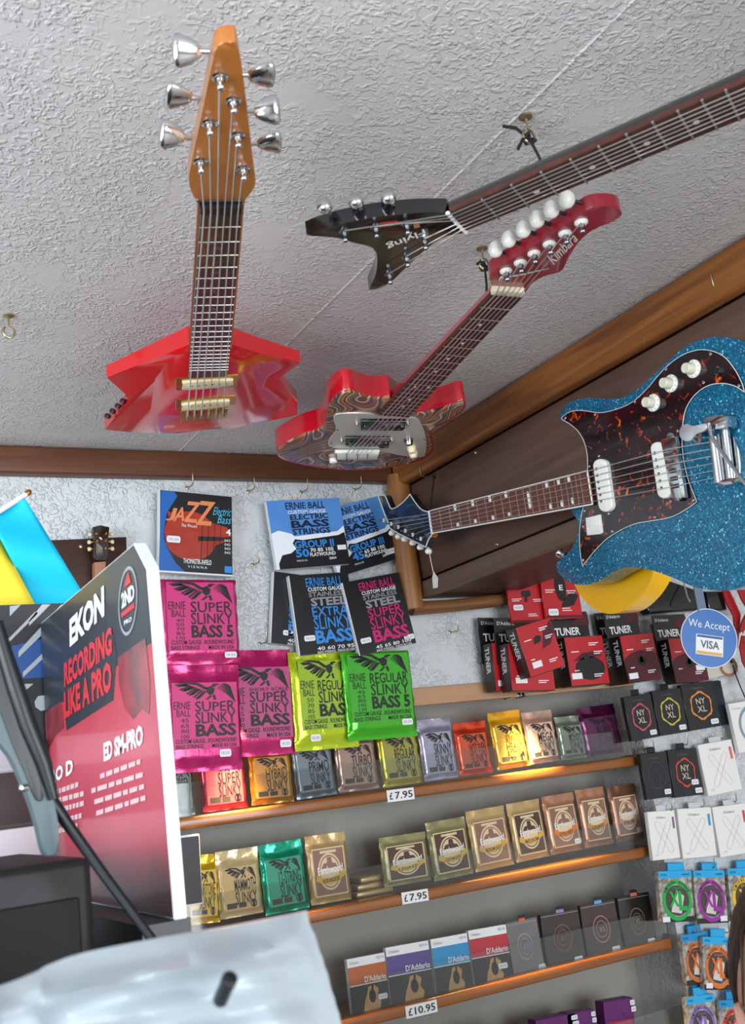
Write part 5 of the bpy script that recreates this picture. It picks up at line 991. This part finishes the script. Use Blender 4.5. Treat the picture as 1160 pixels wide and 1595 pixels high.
mb.obj('red_print', node_mat('stand_red', [(0, '2a0a12'), (.16, '5e0f20'), (.3, 'c2324a'), (.55, 'd8556a'), (.85, 'cc3446'), (1, 'b92034')], standred, .35, 0, .4), t)
def st_text(L, m, h=-.0012, nm='lettering'):
    mb = MB()
    for s_, bl, br, tl, b in L: o, a, c_ = gx(bl, h), gx(br, h), gx(tl, h); text_on(mb, s_, o, a - o, c_ - o, b)
    mb.obj(nm, m, t)
ce = lambda L: zm(L, 60, 830, .29449)
def T3(s_, a, b, c_, bold=.03): a, b, c_ = ce([a, b, c_]); return (s_, a, b, c_, bold)
st_text([T3('EKON', (165, 607), (348, 440), (163, 458), .05)], mat('stand_letter', 'f2f4f6', .4), nm='brand_lettering')
mb = MB(); mb.poly([gx(p, -.0007) for p in ce([(128, 700), (388, 500), (412, 640), (395, 885), (148, 1045), (128, 840)])]); mb.obj('banner_print', mat('stand_slate', '2b3340', .22), t)
M_sred = mat('stand_letter_red', 'd8303c', .4)
st_text([T3('RECORDING', (136, 818), (388, 640), (134, 690), .045), T3('LIKE A PRO', (138, 985), (388, 835), (134, 842), .045)], M_sred)
M_swhite = mat('stand_letter', 'f2f4f6', .4)
for q in (T3('ED SM-PRO', (345, 1212), (553, 1122), (343, 1112), .05), T3('PRO D', (40, 1345), (182, 1272), (40, 1270), .05)): st_text([q], M_swhite, nm='model_lettering')
mb = MB(); rnd = random.Random(3)
for a, b in (((325, 1302), (556, 1215)), ((280, 1378), (560, 1288)), ((295, 1437), (563, 1352)), ((305, 1497), (570, 1412)), ((90, 1385), (212, 1342)), ((95, 1430), (252, 1388)), ((100, 1482), (242, 1442)), ((100, 1545), (235, 1505)), ((105, 1590), (210, 1560))):
    x = 0.
    while x < .93:                                      # rows of tiny words, too small to read
        w_ = min(rnd.uniform(.08, .2), .98 - x); q = [L2(a, b, x), L2(a, b, x + w_)]; q += [(q[1][0], q[1][1] - 26), (q[0][0], q[0][1] - 26)]; mb.poly([gx(p, -.0012) for p in ce(q)]); x += w_ + .03
mb.obj('small_print', mat('stand_small', 'e8c4c8', .5), t)
mb = MB(); n_ = 32; cx_, cy_ = 472, 360
for k in range(n_):
    A, B = 2 * math.pi * k / n_, 2 * math.pi * (k + 1) / n_; E_ = lambda s_, a: (cx_ + 50 * s_ * math.cos(a), cy_ + (182 + 0) * s_ * math.sin(a) - 30 * s_ * math.cos(a)); mb.poly([gx(p, -.001) for p in ce([E_(1, A), E_(1, B), E_(.9, B), E_(.9, A)])])
mb.obj('badge_ring', mat('badge_grey', '9aa6b0', .4), t)
mb = MB(); mb.poly([gx(p, -.001) for p in ce([(452, 290), (488, 262), (474, 200)])]); mb.poly([gx(p, -.001) for p in ce([(438, 450), (508, 395), (505, 370), (436, 425)])]); mb.obj('badge_print', M_sred, t)
st_text([T3('2ND', (440, 402), (508, 348), (436, 322), .04)], M_swhite, nm='badge_lettering'); st_text([T3('PRO', (452, 490), (492, 466), (452, 466), .03)], M_swhite, nm='badge_small_lettering')
for P_ in ([(420, 660), (565, 555), (590, 800), (585, 960), (545, 930), (500, 985), (455, 930), (425, 800)], [(35, 950), (118, 890), (135, 1030), (90, 1070), (50, 1150)]):
    mb = MB(); mb.poly([gx(p, -.0008) for p in ce(P_)]); mb.obj('photo_print', mat('stand_photo', 'b83040', .3, noise=((22, 22, 22), '5e1a28', .18), coat=.6), t)
sm(MB().box(XE - .03, XE + .014, yn - .004, yf + .02, -.139, zb), 'base', M_blackm, t)
# dark speaker-like box standing in front of the panel's foot, and pale cartons beyond it
YC = 1.475; gc = lambda p, h=0: PY(p, YC + h); cq = lambda L: zm(L, 0, 900, .27574)
t = thing('carton', 'black carton with pale diagonal stripes and a blue band, behind the display stand', 'carton', gc((40, 1180)))
xa, xb = gc((-90, 942)).x, gc((112, 940)).x; zt_, zb_ = gc((50, 941)).z, gc((50, 1195)).z
sm(MB().box(xa, xb, YC, YC + .11, zb_, zt_), 'carton_body', mat('carton_black', '1d1e22', .4), t)
M_strp = mat('carton_stripe', 'a9b1b6', .45)
for q in ([(55, 160), (118, 152), (55, 218)], [(165, 272), (162, 245), (238, 150), (285, 150)], [(105, 450), (105, 415), (345, 152), (378, 152), (378, 185)], [(130, 562), (130, 532), (262, 405), (262, 440)], [(20, 395), (20, 372), (200, 190), (215, 200)]):
    mb = MB(); mb.poly([gc(p, -.0008) for p in cq(q)]); mb.obj('stripe', M_strp, t)
mb = MB(); mb.poly([gc(p, -.0004) for p in cq([(10, 400), (300, 330), (300, 560), (75, 572), (10, 480)])]); mb.obj('blue_band', mat('carton_blue', '1f4f8f', .4), t)
for q in ([(95, 640), (125, 600), (190, 598), (110, 665)], [(195, 700), (215, 668), (290, 660), (290, 740), (230, 752), (200, 730)]):
    mb = MB(); mb.poly([gc(p, -.0008) for p in cq(q)]); mb.obj('pale_print', M_strp, t)
def slab(label, y0, y1, Y, x1, m, cat='box', name='box', th=.1, m2=None):
    a, b = PY((-100, y0), Y), PY((x1, y1), Y); t = thing(name, label, cat, (a.x, Y, b.z)); sm(MB().bbox(a.x, b.x, Y, Y + th, b.z, PY((x1 / 2, y0), Y).z, .003), 'box_body', m, t)
    mb = MB(); c_ = PY((x1 / 2, y0), Y).z; mb.poly([V((a.x + .005, Y - .0004, b.z + .004)), V((b.x - .006, Y - .0004, b.z + .004)), V((b.x - .006, Y - .0004, b.z + .008)), V((a.x + .005, Y - .0004, b.z + .008))]); mb.obj('edge_print', m2 or m, t)
slab('pale grey box under the striped carton', 1152, 1200, 1.44, 70, mat('pale_box', 'b9bcc4', .5), th=.03)
slab('dark brown box below the pale grey one at the left edge', 1201, 1288, 1.42, 68, mat('brown_box', '3d3434', .5))
slab('white box low at the left edge behind the black arm', 1289, 1345, 1.40, 66, mat('white_box', 'd5d8de', .5))
t = thing('speaker', 'low dark grey desktop speaker in front of the display stand foot', 'speaker', PY((60, 1480), .9))
a, b = PY((-120, 1350), .92), PY((158, 1335), .92); zt_ = PY((60, 1345), .92).z
mb = MB(); mb.bbox(a.x, b.x - .008, .92, 1.2, -.139, zt_, .008, 3); mb.obj('speaker_body', mat('speaker_grey', '0d0b0e', .5), t, 50)
mb = MB(); mb.bbox(a.x + .01, b.x - .02, .917, .921, -.128, zt_ - .03, .0015, 1); mb.obj('grille', mat('grille_black', '060607', .7), t)
# flag on a stick
t = thing('flag', 'small blue and yellow flag on a white stick above the striped carton', 'flag', PY((0, 815), 1.62)); gf = lambda p, h=0: PY(p, 1.62 + h)
sm(MB().tube([gf((42, 769)), gf((0, 796)), gf((-160, 890))], .0042, 10), 'stick', M_white, t, 50); sm(MB().lathe(gf((43, 768)), (.8, 0, .55), [(.004, -.004), (.005, 0), (.0045, .004), (.001, .007)], 12), 'finial', mat('finial_gold', 'a4753a', .35, .7), t, 50)
def cloth(c4_, m, nm, n1=14, n2=10):
    A, B, C_, D_ = c4_; vs = []; fs = []
    for j in range(n2 + 1):
        for i in range(n1 + 1):
            p = L2(L2(A, B, i / n1), L2(D_, C_, i / n1), j / n2); vs.append(gf(p, .012 * math.sin(i * .55 + j * .28) - .006))
    for j in range(n2):
        for i in range(n1): k = j * (n1 + 1) + i; fs.append((k, k + 1, k + n1 + 2, k + n1 + 1))
    mb = MB().faces(vs, fs); o = mb.obj(nm, m, t, 80); md = o.modifiers.new('t', 'SOLIDIFY'); md.thickness = .0006
FA, FB_, FC, FD = (39, 776), (125, 916), (-30, 1060), (-135, 876)
bl_ = mat('flag_blue', '00c4f2', .7); ye_ = mat('flag_yellow', 'f5dc3c', .7)
cloth((FA, (133, 930), L2((133, 930), (-10, 1060), .397), L2(FA, FD, .32)), bl_, 'blue_half'); cloth((L2(FA, FD, .32), L2((133, 930), (-10, 1060), .397), (-10, 1090), FD), ye_, 'yellow_half')
# dark plastic arm with a slot and a thin rod
YA = .86; ga = lambda p, h=0: PY(p, YA + h)
t = thing('stand_arm', 'dark curved plastic arm with a long slot and thin rod beside the display stand', 'stand', ga((85, 1330)))
out = cq([(-60, 150), (0, 330), (20, 400), (80, 600), (150, 830), (240, 1040), (300, 1250), (330, 1400), (326, 1535), (292, 1572), (250, 1550), (212, 1400), (162, 1240), (70, 1030), (0, 930), (-60, 800)])
ins = cq([(-30, 330), (0, 460), (62, 660), (128, 880), (195, 1050), (236, 1190), (246, 1240), (228, 1262), (195, 1240), (150, 1120), (80, 960), (20, 800), (-30, 640)])
so, si = spl(out, 4), spl(ins, 4)
M_arm = mat('arm_teal', '4c5f64', .45); M_armd = mat('arm_dark', '10181d', .4)
sm(MB().prism([ga(p) for p in so], (0, .016, 0), .004, 3), 'arm', M_arm, t, 50); sm(MB().prism([ga(p, -.002) for p in si], (0, .006, 0), .0015, 2), 'slot', M_armd, t, 50)
sm(MB().tube([ga(p, -.003) for p in cq([(-20, 250), (30, 430), (90, 620), (160, 830), (250, 1050), (305, 1250)])], [.005, .006, .007, .007, .006, .004], 10), 'rail', M_armd, t, 50)
sm(MB().tube([ga(cq([(285, 1255)])[0], .01), ga((110, 1290), .008), ga((160, 1360), 0), ga((248, 1478), -.02), ga((300, 1550), -.03)], [.006, .0046, .0042, .0036, .0036], 10), 'rod', M_armd, t, 60)
sm(MB().lathe(ga((38, 1227), 0), (-1, -.4, 0), [(.003, -.002), (.003, .003), (.001, .004)], 8), 'screw', M_chr, t, 50)
# plastic bag
bg = bpy.data.materials.new('bag_film'); bg.use_nodes = True; nt = bg.node_tree; b = nt.nodes['Principled BSDF']; b.inputs['Base Color'].default_value = rgb('c6d2d9'); b.inputs['Roughness'].default_value = .28; b.inputs['Coat Weight'].default_value = .5
tr = nt.nodes.new('ShaderNodeBsdfTransparent'); tl_ = nt.nodes.new('ShaderNodeBsdfTranslucent'); tl_.inputs[0].default_value = rgb('e8f0f4'); m1 = nt.nodes.new('ShaderNodeMixShader'); m1.inputs[0].default_value = .35; m2 = nt.nodes.new('ShaderNodeMixShader'); m2.inputs[0].default_value = .18
nt.links.new(b.outputs[0], m1.inputs[1]); nt.links.new(tl_.outputs[0], m1.inputs[2]); nt.links.new(m1.outputs[0], m2.inputs[1]); nt.links.new(tr.outputs[0], m2.inputs[2]); nt.links.new(m2.outputs[0], nt.nodes['Material Output'].inputs[0]); MATS['bag_film'] = bg
t = thing('plastic_bag', 'crumpled translucent white plastic bag on the counter before the display stand', 'plastic bag', PY((260, 1700), .52))
topc = spl([(-60, 1548), (0, 1535), (55, 1514), (75, 1503), (130, 1484), (240, 1462), (350, 1443), (440, 1426), (478, 1418)], 6, False); rgtc = spl([(478, 1418), (497, 1446), (513, 1470), (528, 1512), (540, 1560), (552, 1640), (560, 1720)], 6, False)
def bagside(off, sgn):
    NU_, NV = 46, 26; vs = []; fs = []; rn = random.Random(5)
    for j in range(NV + 1):
        v_ = j / NV
        for i in range(NU_ + 1):
            u_ = i / NU_; tp = topc[min(int(u_ * (len(topc) - 1)), len(topc) - 1)]; rt = rgtc[min(int(v_ * (len(rgtc) - 1)), len(rgtc) - 1)]
            k = u_ ** 3; x = (tp[0] + (0) * v_) * (1 - k) + (rt[0] - (478 - tp[0])) * k; y = tp[1] * (1 - v_) + (1720 + 20 * u_) * v_
            edge = min(1, min(v_, 1 - u_ * .999) * 6)
            wz = .010 * math.sin(u_ * 9 + 2.2 * v_ + 1.3 * math.sin(5 * v_)) + .006 * math.sin(u_ * 23 - 9 * v_ + 2 * math.sin(7 * u_)) + .004 * math.sin(31 * (u_ * .4 + v_)) + (.02 * math.exp(-((v_ - .28 + .12 * u_) / .05) ** 2))
            q_ = PY((x, y), .53 - sgn * (.022 * edge + wz * edge * .8)); q_.z = max(q_.z, -.1715); vs.append(q_)
    for j in range(NV):
        for i in range(NU_): q = j * (NU_ + 1) + i; fs.append((q, q + 1, q + NU_ + 2, q + NU_ + 1))
    return MB().faces(vs, fs)
sm(bagside(0, 1), 'front_film', bg, t, 80); sm(bagside(0, -1), 'rear_film', bg, t, 80)
t = thing('rubber_foot', 'short black rubber tube end poking out of the plastic bag', 'tube', PY((350, 1540), .475)); sm(MB().tube([PY((357, 1526), .47), PY((343, 1558), .485)], .0034, 14), 'tube_body', M_armd, t, 50); sm(MB().lathe(PY((357, 1526), .47), PY((357, 1526), .47) - PY((343, 1558), .485), [(.0036, -.002), (.0036, .001), (.0022, .0015), (.002, -.001)], 14), 'tube_rim', M_blackm, t, 50)
# ------------------------------------------------------------------ person at the lower right corner
M_skin = mat('skin', 'd9a893', .5, noise=((12, 12, 12), 'cf9882', .3)); M_hair = mat('hair', '2a1c16', .45, noise=((200, 60, 60), '48332a', .25)); M_jump = mat('jumper', '3a4352', .9); M_trous = mat('trousers', '2a2d33', .9); M_shoe = mat('shoe', '1a1a1c', .5)
hc = ray(1272, 1552).normalized() * 1.25                     # head centre
cdir = V((-hc.x, -hc.y, 0)).normalized(); rt_ = V((R[0][0], R[0][1], 0)).normalized(); fw = (cdir * .93 + rt_ * .36).normalized(); lf = UP.cross(fw)   # facing, and the person's left
t = thing('person', 'person with dark hair and glasses in front of the clear ringed packs', 'person', (hc.x, hc.y, FLOOR), None, (lf * -1, fw * 1, UP) if False else None)
def W(x, y, z): return hc + lf * x + fw * y + UP * z         # x to the person's left, y forwards, z up from head centre
def skin_obj(name, verts, edges, rad, m, sub=2):
    me = bpy.data.meshes.new(name); iv = INV[t.name]; me.from_pydata([iv @ v for v in verts], edges, []); o = bpy.data.objects.new(name, me); C.objects.link(o); o.parent = t
    md = o.modifiers.new('s', 'SKIN'); md.use_smooth_shade = True
    for i, r_ in enumerate(rad): me.skin_vertices[0].data[i].radius = (r_, r_) if not isinstance(r_, tuple) else r_; me.skin_vertices[0].data[i].use_root = (i == 0)
    s_ = o.modifiers.new('d', 'SUBSURF'); s_.levels = sub; s_.render_levels = sub; me.materials.append(m); return o
gz = FLOOR - hc.z                                            # ground, relative to the head
Ht = -gz + .11
def zz(f): return gz + Ht * f
vs = [W(0, -.02, zz(.53)), W(0, -.02, zz(.62)), W(0, -.03, zz(.72)), W(0, -.03, zz(.80)), W(0, -.02, zz(.845)), W(0, 0, zz(.875))]; ed = [(0, 1), (1, 2), (2, 3), (3, 4), (4, 5)]; ra = [.12, .115, .13, .12, .055, .05]
for s in (1, -1):
    k = len(vs); vs += [W(.15 * s, -.03, zz(.805)), W(.21 * s, -.03, zz(.72)), W(.23 * s, 0, zz(.62)), W(.2 * s, .1, zz(.52)), W(.19 * s, .14, zz(.485))]; ed += [(3, k), (k, k+1), (k+1, k+2), (k+2, k+3), (k+3, k+4)]; ra += [.06, .047, .04, .028, .032]
    for fi, (dx, ln) in enumerate(((-.03, .05), (-.015, .075), (0, .08), (.015, .075), (.028, .06))):
        h = len(vs); b0 = W((.19 + dx * .6) * s, .15, zz(.475)); vs += [b0, b0 + fw * ln * .4 - UP * ln * .5, b0 + fw * ln * .5 - UP * ln]; ed += [(k + 4, h), (h, h + 1), (h + 1, h + 2)]; ra += [.0095, .0085, .0075]
    k = len(vs); vs += [W(.085 * s, -.02, zz(.48)), W(.095 * s, .0, zz(.28)), W(.1 * s, -.02, zz(.06)), W(.1 * s, .03, zz(.025)), W(.11 * s, .13, zz(.02))]; ed += [(0, k), (k, k+1), (k+1, k+2), (k+2, k+3), (k+3, k+4)]; ra += [.085, .055, .04, .038, .03]
skin_obj('body', vs, ed, ra, M_skin)
# clothes follow the same joints
kv = {0: vs[0], 1: vs[1], 2: vs[2], 3: vs[3]}; jv = [vs[0], vs[1], vs[2], vs[3], W(0, -.02, zz(.835))]; je = [(0, 1), (1, 2), (2, 3), (3, 4)]; jr = [.135, .13, .145, .13, .066]
for s in (1, -1): k = len(jv); jv += [W(.15 * s, -.03, zz(.805)), W(.21 * s, -.03, zz(.72)), W(.23 * s, 0, zz(.62)), W(.205 * s, .09, zz(.53))]; je += [(3, k), (k, k+1), (k+1, k+2), (k+2, k+3)]; jr += [.072, .058, .05, .04]
skin_obj('jumper', jv, je, jr, M_jump)
tv = [W(0, -.02, zz(.54))]; te = []; trr = [.132]
for s in (1, -1): k = len(tv); tv += [W(.085 * s, -.02, zz(.48)), W(.095 * s, .0, zz(.28)), W(.1 * s, -.02, zz(.05))]; te += [(0, k), (k, k+1), (k+1, k+2)]; trr += [.097, .068, .055]
skin_obj('trousers', tv, te, trr, M_trous)
for s in (1, -1): skin_obj('shoe', [W(.1 * s, -.04, zz(.022)), W(.105 * s, .06, zz(.022)), W(.112 * s, .15, zz(.016))], [(0, 1), (1, 2)], [.042, .045, .034], M_shoe, 1)
# head: shaped skull and face in one mesh
def head_pt(th, ph):
    "th: 0 crown .. pi chin ; ph: 0 front"
    x, y, z = .075 * math.sin(th) * math.sin(ph), .095 * math.sin(th) * math.cos(ph), .118 * math.cos(th)
    f = max(0, math.cos(ph)) * math.sin(th)
    if z < 0: x *= 1 - .30 * (-z / .118) ** 1.3; y *= 1 - .18 * (-z / .118) if y < 0 else 1 - .04 * (-z / .118)
    if f > .6 and z < -.02: y += .004
    a = abs(ph); 
    y += .022 * math.exp(-(x / .010) ** 2) * math.exp(-((z + .025) / .016) ** 2) * (f > 0) + .010 * math.exp(-(x / .008) ** 2) * math.exp(-((z + .002) / .02) ** 2) * (f > 0)    # nose
    y -= .009 * math.exp(-((abs(x) - .032) / .014) ** 2) * math.exp(-((z + .002) / .011) ** 2) * (f > 0)                 # eye sockets
    y += .005 * math.exp(-((z - .02) / .01) ** 2) * (f > .5) * math.exp(-(x / .05) ** 2)                               # brow
    y += .005 * math.exp(-(x / .022) ** 2) * (math.exp(-((z + .056) / .005) ** 2) + math.exp(-((z + .068) / .005) ** 2)) * (f > 0) + .006 * math.exp(-(x / .02) ** 2) * math.exp(-((z + .098) / .012) ** 2) * (f > 0)
    return W(x, y, z)
N1, N2 = 40, 56; hv = [head_pt(math.pi * j / N1, 2 * math.pi * i / N2) for j in range(1, N1) for i in range(N2)]; top_, bot_ = len(hv), len(hv) + 1; hv += [head_pt(0, 0), head_pt(math.pi, 0)]
hf = [(j * N2 + i, (j + 1) * N2 + i, (j + 1) * N2 + (i + 1) % N2, j * N2 + (i + 1) % N2) for j in range(N1 - 2) for i in range(N2)] + [(top_, i, (i + 1) % N2) for i in range(N2)] + [(bot_, (N1 - 2) * N2 + (i + 1) % N2, (N1 - 2) * N2 + i) for i in range(N2)]
hd_ = sm(MB().faces(hv, hf), 'head', M_skin, t, 80)
for s in (1, -1):
    sm(MB().lathe(W(.0745 * s, -.005, -.015), lf * s + fw * -.35, [(.016, 0), (.019, .004), (.017, .009), (.008, .007)], 14, .6, UP.cross(lf)), 'ear', M_skin, hd_, 60)
    sm(MB().lathe(W(.032 * s, .072, -.002), fw, [(.004, 0), (.010, .004), (.0115, .009), (.009, .014), (.004, .0165)], 14), 'eye', mat('eye_white', 'e6e2de', .3), hd_, 60); sm(MB().lathe(W(.032 * s, .0878, -.002), fw, [(.0048, 0), (.0042, .001), (.002, .0014)], 12), 'iris', mat('iris', '2e2018', .3), hd_, 60)
    sm(MB().tube([W((.016 + .008 * k) * s, .088 - .0022 * k * k * .6, .019 + .003 * math.sin(k * .8)) for k in range(5)], .0026, 6), 'eyebrow', M_hair, hd_, 60)
    rim_ = [W((.033 + .024 * math.cos(a)) * s, .1 - .006 * abs(math.cos(a)), -.006 + .019 * math.sin(a)) for a in [2 * math.pi * k / 20 for k in range(21)]]
    sm(MB().tube(rim_, .0016, 6, False), 'glasses_rim', mat('glasses_metal', 'a8a29a', .3, .8), hd_, 60)
    sm(MB().tube([W(.057 * s, .093, -.002), W(.072 * s, .06, .0), W(.078 * s, -.005, .0), W(.077 * s, -.03, -.015)], .0015, 6), 'glasses_arm', mat('glasses_metal', 'a8a29a', .3, .8), hd_, 60)
sm(MB().tube([W(-.01, .1, -.002), W(0, .104, .002), W(.01, .1, -.002)], .0015, 6), 'glasses_bridge', mat('glasses_metal', 'a8a29a', .3, .8), hd_, 60)
sm(MB().tube([W(.022 * math.sin(k), .0975 - .004 * k * k, -.062) for k in (-1.1, -.6, 0, .6, 1.1)], [.001, .003, .0036, .003, .001], 6), 'mouth', mat('lips', 'b06a62', .45), hd_, 60)
# hair: cap plus loose curls round the face
cap = []; 
rn = random.Random(11)
for j in range(0, 22):
    for i in range(48):
        ph = 2 * math.pi * i / 48; lim = .82 if math.cos(ph) > .12 else min(2.1, .82 + (.12 - math.cos(ph)) * 2.4); th = .02 + lim * j / 21
        rr = 1.06 + .02 * math.sin(ph * 9 + j) * math.sin(j * 1.3); p = head_pt(th, ph) - hc; cap.append(hc + p * rr + UP * .006)
cf = [(j * 48 + i, j * 48 + (i + 1) % 48, (j + 1) * 48 + (i + 1) % 48, (j + 1) * 48 + i) for j in range(21) for i in range(48)] + [tuple(range(48))[::-1]]
hr_ = MB().faces(cap, cf).obj('hair', M_hair, hd_, 80); hr_.modifiers.new('t', 'SOLIDIFY').thickness = .006
for k in range(46):
    ph = rn.uniform(2.4, 2 * math.pi - 2.4); th = rn.uniform(.7, 2.0); p = hc + (head_pt(th, ph) - hc) * 1.05; d_ = (p - hc).normalized(); q = d_.cross(UP).normalized(); ln = rn.uniform(.03, .06)
    sm(MB().tube([p + q * .009 * math.sin(s * 1.3 + k) - UP * ln * s / 6 + d_ * (.006 * math.sin(s * .9)) for s in range(7)], [.0045, .006, .006, .0055, .005, .004, .002], 6), 'curl', M_hair, hd_, 60)

for k in range(2):                                            # thin strands falling over the temple and forehead
    ph = 2 * math.pi - (1.3 + .2 * k); path = [hc + (head_pt(.75 + .13 * s + .02 * k, ph - .05 * math.sin(s * .9 + k)) - hc) * 1.045 for s in range(7)]
    sm(MB().tube(path, [.002, .0022, .002, .0018, .0016, .0014, .001], 6), 'curl', M_hair, hd_, 60)
